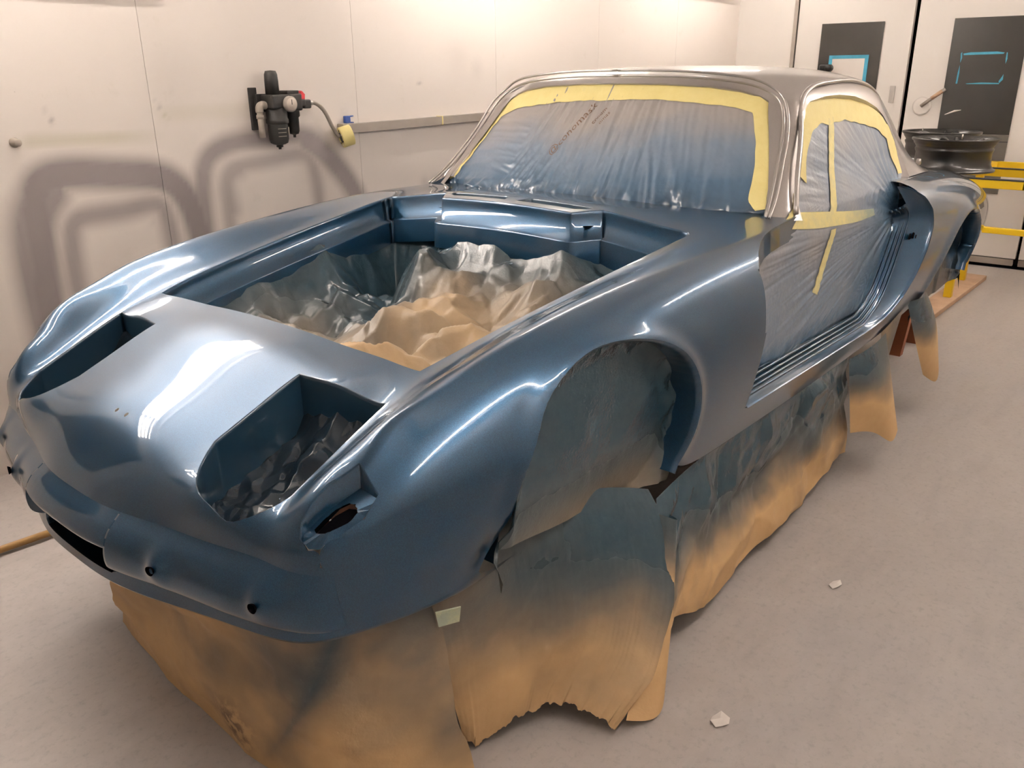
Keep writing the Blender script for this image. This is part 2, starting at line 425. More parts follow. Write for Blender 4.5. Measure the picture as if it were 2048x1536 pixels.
# left wall: one panel per metre, each a piece of its own
wl = place(box('wall_left', A0, 0, .03, .12, 0, HW, MT['black'])); tag(wl, kind='structure')
def stain_fields(a, z):
    P = np.stack([a, z], -1)
    def band(path, w, soft, amp): 
        d = line_dist(P, crv(path, 10)); return amp*np.clip(1-np.clip((d-w)/soft, 0, 1), 0, 1)**1.3
    st = np.zeros(len(a))
    rag = 1
    def add(x):
        nonlocal st; st = np.maximum(st, x)
    # outer and inner outlines left by masked parts sprayed against the wall
    add(band([(-5.50,.45),(-5.48,.80),(-5.45,.97),(-5.36,1.005),(-5.15,.985),(-4.99,.955),(-4.91,.87),(-4.87,.70),(-4.84,.45)], .035, .055, .92))
    add(band([(-5.50,.45),(-5.485,.86),(-5.43,.95)], .05, .07, .85))
    add(band([(-5.39,.45),(-5.375,.78),(-5.34,.845),(-5.18,.855),(-5.03,.862),(-5.00,.80),(-4.985,.45)], .014, .055, .72))
    add(band([(-4.84,.60),(-4.83,.93),(-4.77,1.035),(-4.60,1.072),(-4.40,1.078),(-4.26,1.055),(-4.19,.98),(-4.12,.88),(-4.05,.79),(-4.0,.6)], .018, .05, .80))
    add(band([(-4.30,1.05),(-4.2,.985),(-4.09,.86),(-4.02,.74)], .03, .05, .85))
    add(band([(-4.72,.45),(-4.725,.90),(-4.69,.965),(-4.5,.985),(-4.33,.995),(-4.285,.95),(-4.265,.80),(-4.26,.45)], .010, .05, .60))
    add(band([(-4.72,.80),(-4.715,.93),(-4.66,.965)], .012, .06, .60))
    for (ca, cz, r, am) in ((-3.58,.80,.03,.25), (-3.5,.80,.04,.18), (-5.06,.80,.02,.2), (-3.3,1.4,.09,.10), (-3.16,1.35,.05,.12), (-4.9,1.3,.12,.10)):
        add(am*np.exp(-((a-ca)**2+(z-cz)**2)/r**2))
    for (a0, z0, a1, z1) in ((-4.98,1.24,-4.955,1.19), (-5.38,1.22,-5.36,1.17), (-4.19,.93,-4.17,.89), (-4.86,.83,-4.84,.8), (-3.6,1.28,-3.56,1.27)):
        add(.45*np.clip(1-line_dist(P, [(a0,z0),(a1,z1)])/.006, 0, 1))
    # stretched old paint along the line of a removed pipe
    tan = .55*np.clip(1-np.abs(z-1.115+.02*(a+5.2))/.028, 0, 1)**.6*np.clip((a+5.5)/.05, 0, 1)*np.clip((-4.95-a)/.2, 0, 1)
    tan = np.maximum(tan, .25*np.clip(1-np.abs(z-1.19)/.035, 0, 1)**.5*np.clip((a+5.0)/.05, 0, 1)*np.clip((-4.5-a)/.1, 0, 1))
    tan = np.maximum(tan, .8*np.clip(1-line_dist(P, [(-4.95,1.185),(-4.94,1.17),(-4.945,1.145)])/.007, 0, 1))
    return st, tan
for i in range(10):
    a1 = -i*1.0-.001; a0 = max(A0, -(i+1)*1.0+.001)
    if a0 >= a1: continue
    na, nz = (64, 140) if i in (3, 4, 5) else (6, 12)
    aa = np.linspace(a0, a1, na); zz = np.linspace(0.0, HW, nz); A, Z = np.meshgrid(aa, zz)
    warp = .004*np.sin(A*2.1+i)*np.sin(Z*1.7)
    V = np.stack([A.ravel(), .0*A.ravel()+warp.ravel()*0, Z.ravel()], -1)
    F = grid_faces(nz, na)
    n0 = len(V); V2 = V.copy(); V2[:,1] += .028
    VV = np.concatenate([V, V2]); FF = list(F)+[tuple(n0+q for q in f)[::-1] for f in F]
    bl = [j for j in range(na)]+[k*na+na-1 for k in range(1, nz)]+[(nz-1)*na+j for j in range(na-2, -1, -1)]+[k*na for k in range(nz-2, 0, -1)]
    for q in range(len(bl)): FF.append((bl[(q+1) % len(bl)], bl[q], bl[q]+n0, bl[(q+1) % len(bl)]+n0))
    pn = obj('wall_panel', VV, FF, MT['wall'], wl)
    if na > 10:
        s_, t_ = stain_fields(VV[:,0], VV[:,2]); fattr(pn, 'stain', s_); fattr(pn, 'tan', t_)
# back wall with a row of door leaves
def bk(name, b0, b1, z0, z1, x0, x1, mat, parent=None, bev=0): return box(name, x0, x1, -b1, -b0, z0, z1, mat, parent, bev)
wb = place(bk('wall_back', -.1, .462, 0, HC+.06, 0, .1, MT['white'])); tag(wb, kind='structure')
bk('lintel', .462, BW, 2.04, HC+.06, 0, .1, MT['white'], wb); bk('end_post', 3.072, BW, 0, 2.04, 0, .1, MT['white'], wb)
bk('threshold', .462, 3.07, 0, .012, -.02, .1, MT['black'], wb)
bk('door_post', .448, .474, 0, 2.04, -.012, .0, MT['greyplast'], wb)
leaf = [(.478, 1.300), (1.332, 2.205), (2.225, 3.065)]
for i, (b0, b1) in enumerate(leaf):
    d = place(bk('door_%d' % (i+1), b0, b1, .065, 2.035, .01, .055, MT['white'], None, .002)); tag(d, kind='structure')
    bk('kick_plate', b0+.004, b1-.01, .018, .06, -.004, .03, MT['galv'], d)
    m = (b0+b1)/2; wa, wbb = (.664, 1.110) if i == 0 else ((1.568, 2.022) if i == 1 else (m-.22, m+.22))
    pane = bk('window_pane', wa, wbb, .895, 1.643, .003, .012, MT['glass'], d); bk('lower_pane', wa, wbb, .50, .893, .003, .012, MT['glass2'], d)
    bk('glazing_bar', wa, wbb, .846, .852, 0, .004, MT['rubber'], d)
    if i == 0:
        bk('edge_plate', 1.209, 1.243, 1.095, 1.21, .003, .011, MT['steel'], d)
    if i == 1:
        dk = lathe('handle_disc', [(.0, 0), (.058, 0), (.062, -.004), (.062, -.010), (.05, -.014), (0, -.014)], MT['white'], d, 28, 'x', (.010, -1.441, 1.075), cap=False)
        lv = tube('handle_lever', [(-.02, -1.441, 1.075), (-.024, -1.478, 1.105), (-.03, -1.52, 1.138), (-.03, -1.586, 1.190)], [.012, .012, .012, .012], MT['greyplast'], d)
        tube('lever_grip', [(-.031, -1.505, 1.127), (-.031, -1.57, 1.178)], .0135, MT['wood'], d)
        for L in ([(1.655,1.418),(1.66,1.408),(1.90,1.412),(1.905,1.42),(1.86,1.427),(1.70,1.425)], [(1.640,1.42),(1.647,1.428),(1.652,1.39),(1.645,1.36)], [(1.640,1.30),(1.646,1.345),(1.65,1.30),(1.648,1.225),(1.638,1.225)], [(1.70,1.226),(1.71,1.222),(1.905,1.222),(1.905,1.229),(1.80,1.232)], [(1.918,1.42),(1.923,1.42),(1.928,1.38),(1.922,1.35),(1.918,1.38)], [(1.916,1.27),(1.922,1.285),(1.924,1.25),(1.905,1.228),(1.90,1.24)]):
            n = len(L); V = [(.0015, -p[0], p[1]) for p in L]+[(.0028, -p[0], p[1]) for p in L]
            obj('tape_scrap', V, [tuple(range(n)), tuple(range(n, 2*n))[::-1]]+[(q, q+n, (q+1)%n+n, (q+1)%n) for q in range(n)], MT['bluetape'], d)
        tube('scratch', [(.0022, -1.60, 1.02), (.0022, -1.66, 1.045), (.0022, -1.70, 1.052)], [.003, .007, .002], MT['sheet'], d, 6)
# notice taped to the first door
nt = empty('notice_sheet'); place(nt); tag(nt, 'blank white sheet framed with blue tape on the dark door window', 'notice')
bk('sheet', .768, 1.008, 1.10, 1.400, -.0005, .0022, MT['sheet'], nt)
for (p0, p1, q0, q1) in ((.745, 1.031, 1.399, 1.423), (.745, .770, 1.09, 1.40), (1.006, 1.031, 1.09, 1.40), (.745, 1.031, 1.075, 1.10)):
    bk('blue_tape_strip', p0, p1, q0, q1, -.0015, .0018, MT['bluetape'], nt)
# door latch block seen over the roof
lt = empty('door_latch'); place(lt); tag(lt, 'dark rounded latch block on the left door seen just above the roof', 'latch')
from_bm('latch_body', bm_box(-.055, .004, -.772, -.692, 1.305, 1.362, .014, 3), MT['blackplast'], lt, True)
lathe('latch_barrel', [(.0, -.01), (.022, -.01), (.026, 0), (.026, .045), (0, .045)], MT['blackplast'], lt, 18, 'x', (-.07, -.768, 1.335), cap=False)
# personnel door in the left wall outside the frame, its dark window mirrors in the nose
pd = place(box('door_5', -7.15, -6.05, -.022, .0, .02, 1.80, MT['white'], None, .003)); tag(pd, kind='structure')
box('window_pane', -6.86, -6.30, -.028, -.0225, .95, 1.62, MT['glass'], pd)
for q in ((-7.2, -7.16), (-6.04, -6.0)): box('door_frame', q[0], q[1], -.03, .0, 0, 1.84, MT['greyplast'], pd)
box('door_frame', -7.2, -6.0, -.03, 0, 1.805, 1.84, MT['greyplast'], pd)
# light boxes on the coves
PLC = ('above the nose of the car', 'above the car roof', 'nearest the back doors')
def light_box(a, s, lab):
    L = empty('light_fitting'); tag(L, lab, 'light', 'fluorescent fittings along the booth coves')
    cy = -SL/2 if s > 0 else -BW+SL/2; cz = (HW+HC)/2
    th = math.atan2(HC-HW, SL)
    M = Matrix.Translation((a, cy, cz)) @ Matrix.Rotation(th if s < 0 else -th, 4, 'X')
    L.matrix_world = RROOT @ M
    dz = -1
    box('housing', -.76, .76, -.26, .26, -.02, .012, MT['white'], L)
    for q in (-.265, .265): box('frame_rail', -.77, .77, q-.012, q+.012, -.045, .0, MT['white'], L)
    tm = None
    for q in (-.165, -.055, .055, .165):
        V, F = tube_vf([(-.72, q, -.036), (.72, q, -.036)], .013, 10)
        if tm is None: tm = mesh('fluorescent_tube', V, F)
        link('fluorescent_tube', tm, MT['tube'], L, True)
def wall_light(a, s, lab):
    L = empty('light_fitting'); tag(L, lab, 'light', 'fluorescent fittings along the booth coves')
    y = 0 if s > 0 else -BW
    L.matrix_world = RROOT @ Matrix.Translation((a, y, 1.745)) @ Matrix.Rotation(math.pi/2 if s > 0 else -math.pi/2, 4, 'X')
    box('housing', -.76, .76, -.115, .115, .0, .010, MT['white'], L)
    for q in (-.118, .118): box('frame_rail', -.77, .77, q-.006, q+.006, .0, .04, MT['white'], L)
    for q in (-.084, -.028, .028, .084):
        V, F = tube_vf([(-.72, q, .026), (.72, q, .026)], .010, 10); obj('fluorescent_tube', V, F, MT['tube'], L, True)
wall_light(-5.70, 1, 'shallow four-tube wall light beside the nose of the car')
for i, a in enumerate((-5.70, -3.05, -1.0)):
    light_box(a, 1, 'left cove light box, %s' % PLC[i]); light_box(a, -1, 'right cove light box, %s' % PLC[i])
# ---------------------------------------------------------------- car body shell
# control net: rows run front to back, columns from the centre line over the wing to the bottom edge; (x, |y|, z)
NET = [
# k0 bottom lip
 [(.262,0,.42),(.268,.14,.42),(.298,.28,.42),(.326,.40,.425),(.346,.505,.432),(.364,.565,.436),(.392,.61,.44),(.44,.64,.443),(.50,.667,.446),(.57,.690,.45),(.63,.702,.455),(.68,.712,.472)],
# k1
 [(.272,0,.49),(.278,.14,.49),(.310,.28,.49),(.336,.40,.495),(.358,.505,.50),(.372,.567,.505),(.400,.619,.51),(.452,.657,.515),(.53,.69,.52),(.61,.712,.53),(.67,.724,.54),(.735,.722,.545)],
# k2 valley level
 [(.282,0,.56),(.290,.14,.56),(.322,.28,.56),(.346,.40,.563),(.370,.505,.566),(.378,.568,.57),(.404,.626,.575),(.470,.675,.585),(.57,.712,.595),(.65,.735,.605),(.72,.745,.60),(.80,.745,.56)],
# k3 just in front of the lamp wells
 [(.338,0,.637),(.338,.14,.635),(.342,.28,.628),(.352,.40,.630),(.382,.505,.615),(.388,.572,.618),(.415,.638,.625),(.50,.691,.655),(.61,.73,.665),(.70,.752,.66),(.80,.757,.63),(.90,.755,.56)],
# k4
 [(.41,0,.692),(.41,.14,.689),(.41,.28,.677),(.42,.40,.672),(.44,.51,.655),(.446,.582,.693),(.452,.646,.664),(.545,.707,.705),(.645,.742,.715),(.74,.765,.71),(.85,.775,.66),(.95,.77,.58)],
# k5 x~.55
 [(.52,0,.735),(.52,.14,.732),(.52,.28,.723),(.525,.40,.716),(.53,.507,.696),(.535,.57,.735),(.54,.624,.762),(.59,.675,.762),(.66,.722,.755),(.76,.768,.74),(.88,.785,.68),(1.0,.785,.6)],
# k6 x~.65
 [(0.65,0,0.782),(0.65,0.14,0.78),(0.65,0.28,0.772),(0.65,0.4,0.766),(0.65,0.507,0.749),(0.65,0.577,0.781),(0.65,0.638,0.807),(0.68,0.68,0.801),(0.73,0.722,0.781),(0.83,0.765,0.752),(0.94,0.79,0.7),(1.05,0.79,0.62)],
# k7 x~.765
 [(0.765,0,0.799),(0.765,0.14,0.797),(0.765,0.28,0.791),(0.765,0.4,0.788),(0.765,0.505,0.786),(0.765,0.582,0.812),(0.765,0.653,0.842),(0.775,0.692,0.836),(0.79,0.732,0.812),(0.87,0.77,0.775),(0.98,0.788,0.71),(1.1,0.793,0.63)],
# k8 .95
 [(0.95,0,0.85),(0.95,0.14,0.848),(0.95,0.28,0.842),(0.95,0.4,0.833),(0.95,0.513,0.824),(0.95,0.59,0.85),(0.95,0.663,0.876),(0.95,0.704,0.869),(0.955,0.743,0.847),(0.975,0.776,0.811),(1.05,0.794,0.72),(1.15,0.795,0.62)],
# k9 1.2
 [(1.2,0,0.905),(1.2,0.14,0.902),(1.2,0.28,0.895),(1.2,0.4,0.881),(1.2,0.537,0.866),(1.2,0.605,0.884),(1.2,0.678,0.903),(1.2,0.718,0.896),(1.2,0.757,0.871),(1.21,0.788,0.826),(1.245,0.804,0.68),(1.28,0.755,0.445)],
# k10 1.45
 [(1.45,0,0.948),(1.45,0.14,0.945),(1.45,0.28,0.937),(1.45,0.4,0.922),(1.45,0.56,0.903),(1.45,0.63,0.912),(1.45,0.704,0.921),(1.45,0.744,0.912),(1.45,0.781,0.882),(1.45,0.808,0.8),(1.45,0.806,0.62),(1.45,0.762,0.438)],
# k11 1.65
 [(1.65,0,0.975),(1.65,0.14,0.973),(1.65,0.28,0.967),(1.65,0.4,0.952),(1.65,0.573,0.93),(1.65,0.65,0.929),(1.65,0.716,0.93),(1.65,0.755,0.921),(1.65,0.795,0.882),(1.65,0.816,0.782),(1.65,0.805,0.6),(1.65,0.762,0.434)],
# k12 1.85
 [(1.85,0,0.962),(1.85,0.14,0.961),(1.85,0.28,0.957),(1.85,0.4,0.951),(1.85,0.58,0.941),(1.85,0.655,0.936),(1.85,0.718,0.932),(1.85,0.76,0.922),(1.85,0.8,0.88),(1.85,0.819,0.772),(1.85,0.803,0.58),(1.85,0.762,0.432)],
# k13 2.2
 [(2.2,0,.95),(2.2,.14,.95),(2.2,.28,.95),(2.2,.40,.948),(2.2,.60,.944),(2.2,.67,.94),(2.2,.718,.936),(2.2,.760,.928),(2.2,.803,.89),(2.2,.822,.77),(2.2,.803,.57),(2.2,.762,.432)],
# k14 2.6
 [(2.6,0,.96),(2.6,.14,.96),(2.6,.28,.96),(2.6,.40,.957),(2.6,.60,.953),(2.6,.67,.95),(2.6,.718,.945),(2.6,.762,.936),(2.6,.806,.895),(2.6,.826,.77),(2.6,.806,.58),(2.6,.764,.44)],
# k15 2.95
 [(2.95,0,.965),(2.95,.14,.965),(2.95,.28,.965),(2.95,.40,.962),(2.95,.58,.957),(2.95,.655,.954),(2.95,.712,.95),(2.95,.764,.937),(2.95,.812,.893),(2.95,.832,.78),(2.95,.818,.61),(2.95,.775,.47)],
# k16 3.25
 [(3.25,0,.965),(3.25,.14,.965),(3.25,.28,.964),(3.25,.40,.96),(3.25,.56,.954),(3.25,.64,.949),(3.25,.702,.943),(3.25,.762,.926),(3.25,.815,.882),(3.25,.838,.79),(3.25,.832,.66),(3.25,.80,.54)],
# k17 3.55
 [(3.55,0,.955),(3.55,.14,.955),(3.55,.28,.953),(3.55,.40,.949),(3.55,.54,.941),(3.55,.62,.934),(3.55,.69,.926),(3.55,.752,.907),(3.55,.806,.862),(3.55,.836,.78),(3.55,.835,.67),(3.55,.81,.56)],
# k18 3.85
 [(3.85,0,.925),(3.85,.14,.925),(3.85,.28,.922),(3.85,.40,.917),(3.85,.52,.909),(3.85,.60,.901),(3.85,.668,.891),(3.85,.728,.872),(3.85,.782,.83),(3.85,.81,.75),(3.85,.803,.62),(3.85,.77,.50)],
# k19 4.12
 [(4.12,0,.88),(4.12,.14,.88),(4.12,.28,.877),(4.12,.40,.871),(4.12,.50,.863),(4.12,.565,.854),(4.12,.632,.842),(4.12,.688,.822),(4.12,.738,.785),(4.12,.765,.715),(4.12,.752,.60),(4.12,.715,.49)],
# k20 4.30
 [(4.32,0,.81),(4.32,.14,.81),(4.318,.28,.807),(4.314,.40,.80),(4.31,.47,.792),(4.30,.53,.782),(4.295,.585,.77),(4.29,.635,.752),(4.28,.678,.722),(4.28,.70,.67),(4.28,.688,.58),(4.28,.655,.49)],
# k21 tail
 [(4.37,0,.62),(4.37,.14,.62),(4.368,.28,.62),(4.36,.38,.62),(4.355,.44,.62),(4.35,.49,.62),(4.345,.535,.618),(4.34,.575,.615),(4.335,.605,.61),(4.33,.62,.60),(4.33,.615,.56),(4.33,.60,.50)],
]
MJ = [7,7,7,7,6,7,6,6,8,9,8]
MK = [6,6,8,9,9,9,9,12,16,16,13,12,18,20,18,16,16,16,14,10,8]
def loft(net, mj, mk):
    rows = []
    for r in net:
        r = np.array(r, float); r[:,1] *= -1
        g = r[2:0:-1].copy(); g[:,1] *= -1
        s = spline(np.concatenate([g, r]), [2, 2]+list(mj)); rows.append(s[4:])
    R = np.array(rows); R[:,0,1] = 0
    return np.stack([spline(R[:,c], mk) for c in range(R.shape[1])], axis=1)
G = loft(NET, MJ, MK)
ARCH_F = [(.70,.40),(.720,.535),(.738,.62),(.762,.697),(.80,.76),(.865,.806),(.958,.834),(1.053,.834),(1.147,.812),(1.233,.765),(1.298,.685),(1.326,.592),(1.322,.505),(1.295,.446),(1.25,.40)]
ARCH_R = [(3.02,.40),(3.06,.55),(3.12,.64),(3.21,.735),(3.34,.79),(3.47,.798),(3.58,.765),(3.655,.70),(3.69,.62),(3.68,.54),(3.62,.40)]
ARCH_F = crv(ARCH_F, 4); ARCH_R = crv(ARCH_R, 4)
def flare(G):
    P = G.reshape(-1, 3); side = P[:,1] < -.60
    for arch, amp, wd in ((ARCH_F, .009, .018), (ARCH_R, .012, .026)):
        sd = poly_sd(P[:, [0, 2]], arch); sd = np.maximum(sd, 0)
        k = amp*np.exp(-(sd/wd)**2)*side*np.clip((P[:,2]-.45)/.1, 0, 1)
        P[:,1] -= k
    return P.reshape(G.shape)
def fair(G, it=150):
    w = np.zeros(G.shape[:2]); nk, nj = w.shape
    jc = sum(MJ[:6]); k0 = sum(MK[:3])
    w[:, jc+3:] = 1; w[:, jc] = 0; w[:, jc+1] = .35; w[:, jc+2] = .7
    kk = np.clip((np.arange(nk)-k0)/14, 0, 1)*np.clip((nk-1-sum(MK[-2:])-np.arange(nk))/8, 0, 1); w *= kk[:, None]
    w[0] = w[-1] = 0
    for i in range(it):
        d = np.zeros_like(G); d[1:-1] = (G[2:]+G[:-2])/2-G[1:-1]
        if i % 4 == 0:
            e = np.zeros_like(G); e[:, 1:-1] = (G[:, 2:]+G[:, :-2])/2-G[:, 1:-1]; e[:, -1] = 0; d = d+.5*e
        G = G+.5*d*w[..., None]
    return G
G = fair(G)
G = flare(G)
NKB, NJB = G.shape[:2]
from mathutils.bvhtree import BVHTree
BVB = BVHTree.FromPolygons([tuple(v) for v in G.reshape(-1, 3)], grid_faces(NKB, NJB))
def sz(x, y, bv=None, z0=2.0):
    h = (bv or BVB).ray_cast(Vector((x, -abs(y)-1e-5, z0)), Vector((0, 0, -1))); return h[0].z if h[0] else (bv or BVB).find_nearest(Vector((x, -abs(y), .6)))[0].z
def sy(x, z, bv=None):
    h = (bv or BVB).ray_cast(Vector((x, -2.0, z)), Vector((0, 1, 0))); return h[0].y if h[0] else None
def sx(y, z, bv=None, x0=-1.0):
    h = (bv or BVB).ray_cast(Vector((x0, -abs(y)-1e-5, z)), Vector((1, 0, 0))); return h[0].x if h[0] else None
def dens(path, step=.012, closed=False, uni=False):
    P = np.asarray(path, float)
    if closed: P = np.vstack([P, P[:1]])
    d = np.r_[0, np.cumsum(np.linalg.norm(np.diff(P, axis=0), axis=1))]; t = np.linspace(0, d[-1], int(d[-1]/step)+2) if uni else np.unique(np.round(np.r_[np.arange(0, d[-1], step), d], 6))
    return np.stack([np.interp(t, d, P[:, c]) for c in range(P.shape[1])], -1)
def sweep_rim(path, steps, axes, depth_axis, surf, closed=False, poly=None, mirror=False, nsm=2, uni=False):
    """path in 2-D (axes), lifted on the body; returns V, F of a strip whose rings are (into hole, depth)"""
    P2 = dens(path, .012, closed, uni); T = np.gradient(P2, axis=0)
    if closed: T[0] = T[-1] = P2[1]-P2[-2]
    N = np.stack([-T[:, 1], T[:, 0]], -1); N /= np.linalg.norm(N, axis=1)[:, None]+1e-9
    # smooth normals over corners, orient into the polygon
    for _ in range(nsm): N[1:-1] = (N[:-2]+2*N[1:-1]+N[2:])/4
    N /= np.linalg.norm(N, axis=1)[:, None]+1e-9
    test = poly_sd(P2+.003*N, poly if poly is not None else path)
    if np.mean(test < 0) < .5: N = -N
    L = []; last = None
    for q in P2:
        v = surf(q[0], q[1]); 
        L.append(np.nan if v is None else v)
    L = np.array(L); ok = ~np.isnan(L); L = np.interp(np.arange(len(L)), np.arange(len(L))[ok], L[ok])
    V = []; m = len(steps)+1; n = len(P2)
    for i in range(n):
        for a, d in [(0, 0)]+list(steps):
            p = [0, 0, 0]; a_ = a(P2[i]) if callable(a) else a; d_ = d(P2[i], L[i]) if callable(d) else L[i]+d
            p[axes[0]] = P2[i,0]+a_*N[i,0]; p[axes[1]] = P2[i,1]+a_*N[i,1]; p[depth_axis] = d_; V.append(p)
    F = [(i*m+j, (i+1)*m+j, (i+1)*m+j+1, i*m+j+1) for i in range(n-1) for j in range(m-1)]
    V = np.array(V)
    if mirror:
        k = len(V); V = np.vstack([V, V*[1,-1,1]]); F = F+[tuple(q+k for q in f)[::-1] for f in F]
    return V, F
S = Soup(G.reshape(-1, 3), grid_faces(NKB, NJB))
top = lambda c: c[2] > .55
BON_A = [(.765,.01),(.765,0),(.755,-.482),(.760,-.490),(.80,-.4985),(.85,-.506),(1.05,-.525),(1.25,-.543),(1.45,-.560),(1.58,-.5705),(1.58,.01)]
BON_B = [(1.58,-.244),(1.58,-.5705),(1.62,-.5735),(1.645,-.572),(1.657,-.562),(1.660,-.545),(1.653,-.30)]
POD = [(.638,-.281)]+[(.354+.088*abs(t)**3, -.394-.115*t) for t in np.sin(np.linspace(-1, 1, 27)*math.pi/2)]+[(.663,-.508)]
REC = [(.503,-.620),(.458,-.593),(.429,-.585),(.407,-.582),(.3945,-.591),(.3945,-.608),(.404,-.627),(.428,-.648),(.467,-.668),(.499,-.668)]
S.subtract((0,1), BON_A, top); S.subtract((0,1), BON_B, top)
S.subtract((0,1), POD, lambda c: c[2] > .55 and c[0] < .8); S.subtract((0,1), REC, lambda c: c[2] > .58 and c[0] < .6)
sidef = lambda c: c[1] < -.55
MOUTH = [(.05,.506),(-.155,.506),(-.170,.502),(-.174,.49),(-.158,.444),(-.142,.438),(.05,.436)]
S.subtract((1,2), MOUTH, lambda c: c[0] < .4)
S.subtract((0,2), ARCH_F, sidef); S.subtract((0,2), ARCH_R, sidef)
# door opening: convex in side view
DOOR = [(1.580,1.2),(1.588,.92),(1.605,.80),(1.612,.72),(1.605,.62),(1.592,.522),(1.62,.514),(2.20,.508),(2.55,.506),(2.64,.512),(2.72,.53),(2.79,.567),(2.85,.63),(2.91,.72),(2.94,.80),(2.935,.86),(2.90,.905),(2.83,.945),(2.74,.975),(2.55,1.2)]
DOOR = DOOR[::-1]
# split at the slight waist so that each piece stays convex
D_A = [(1.612,.72),(1.605,.62),(1.592,.522),(1.62,.514),(2.20,.508),(2.55,.506),(2.64,.512),(2.72,.53),(2.79,.567),(2.85,.63),(2.91,.72)]
D_B = [(1.588,1.3),(1.588,.92),(1.600,.82),(1.612,.72),(2.91,.72),(2.94,.80),(2.935,.86),(2.90,.905),(2.83,.945),(2.74,.972),(2.60,1.3)]
doorf = lambda c: c[1] < -.69
doorl = lambda c: c[1] < -.69 and (c[2] < .875 or c[0] > 2.05)
S.subtract((0,2), D_A, doorf)
D_B1 = [(1.612,.72),(2.91,.72),(2.94,.80),(2.935,.86),(2.90,.905),(2.83,.945),(2.74,.972),(2.66,.985),(1.588,.985),(1.588,.92)]
S.subtract((0,2), D_B1, doorl)
DPLAN = [(1.588,-.795),(1.605,-.782),(1.64,-.763),(1.69,-.744),(1.75,-.727),(1.82,-.713),(1.90,-.702),(2.0,-.694),(2.07,-.690)]
S.subtract((0,1), DPLAN+[(2.07,-.90),(1.588,-.90)], lambda c: c[2] >= .865)
S.subtract((0,1), [(2.07,-.60),(2.07,-.86),(2.87,-.86),(2.87,-.60)], lambda c: c[2] > .89)
# cabin well under the roof
CAB = [(2.03,.01),(2.03,-.50),(2.12,-.655),(2.9,-.645),(3.25,-.60),(3.40,-.50),(3.45,.01)]
S.subtract((0,1), CAB, lambda c: c[2] > .6)
# screen-washer and wiper holes, heater slots, badge holes
def ngon(cx, cy, r, n=14, rx=None): return [(cx+(rx or r)*math.cos(2*math.pi*i/n), cy+r*math.sin(2*math.pi*i/n)) for i in range(n)]
SLOT = [(1.612,-.022),(1.642,-.032),(1.657,-.045),(1.655,-.262),(1.648,-.270),(1.628,-.258),(1.612,-.23)]
S.subtract((0,1), SLOT, top)
S.subtract((0,1), ngon(.403,-.0195,.0045), top); S.subtract((0,1), ngon(1.745,-.185,.014, rx=.009), top)
S.weld()
HOLES = dict(bon=[(0,1), BON_A, BON_B], pod=[(0,1), POD], rec=[(0,1), REC], slot=[(0,1), SLOT], af=[(0,2), ARCH_F], ar=[(0,2), ARCH_R], door=[(0,2), D_A, D_B1], mouth=[(1,2), MOUTH])
def rim(key, steps, axis, ok=None, tol=2.5e-3):
    ax = HOLES[key][0]; polys = HOLES[key][1:]
    def sd(P2): return np.min([poly_sd(P2, h) for h in polys], axis=0)
    def sel(P):
        d = np.min([np.abs(poly_sd(P[:, list(ax)], h)) for h in polys], axis=0) < tol
        return d & np.array([ok(p) for p in P]) if ok else d
    def inw(P):
        q = P[:, list(ax)]; e = .004
        gx = sd(q+[e, 0])-sd(q-[e, 0]); gy = sd(q+[0, e])-sd(q-[0, e]); v = -np.stack([gx, gy], -1)
        v /= np.linalg.norm(v, axis=1)[:, None]+1e-12
        o = np.zeros_like(P); o[:, ax[0]] = v[:, 0]; o[:, ax[1]] = v[:, 1]; return o
    S.rim(sel, inw, steps, axis)
S.weld()
# lower edge roll-under
bot = np.array([G[k,-1] for k in range(NKB)])
# mirror to the far side
n = len(S.V); V = S.V+[(x, -y, z) for x, y, z in S.V]; F = S.F+[tuple(i+n for i in f)[::-1] for f in S.F]
S2 = Soup(V, F); S2.weld(3e-5)
car = empty('car_body_shell', (2.3, 0, 0)); tag(car, 'dark metallic blue sports car shell with a silver roof and no doors or bonnet', 'car')
CO = (-2.3, 0, 0)
def carpart(name, V, F, mat, parent=car, smooth=True):
    V = np.asarray(V, float)
    if parent is car: V = V+np.array(CO)
    return obj(name, V, F, mat, parent, smooth)
def carmir(name, V, F, mat, parent=car, smooth=True, weld=False):
    V = np.asarray(V, float); W = V*[1,-1,1]; FW = [tuple(f)[::-1] for f in F]
    if weld:
        k = len(V); s_ = Soup(np.vstack([V, W]), [tuple(f) for f in F]+[tuple(q+k for q in f) for f in FW]); s_.weld(2e-4)
        return carpart(name, s_.V, s_.F, mat, parent, smooth)
    return carpart(name, V, F, mat, parent, smooth), carpart(name, W, FW, mat, parent, smooth)
body = carpart('painted_body', S2.V, S2.F, MT['blue'])
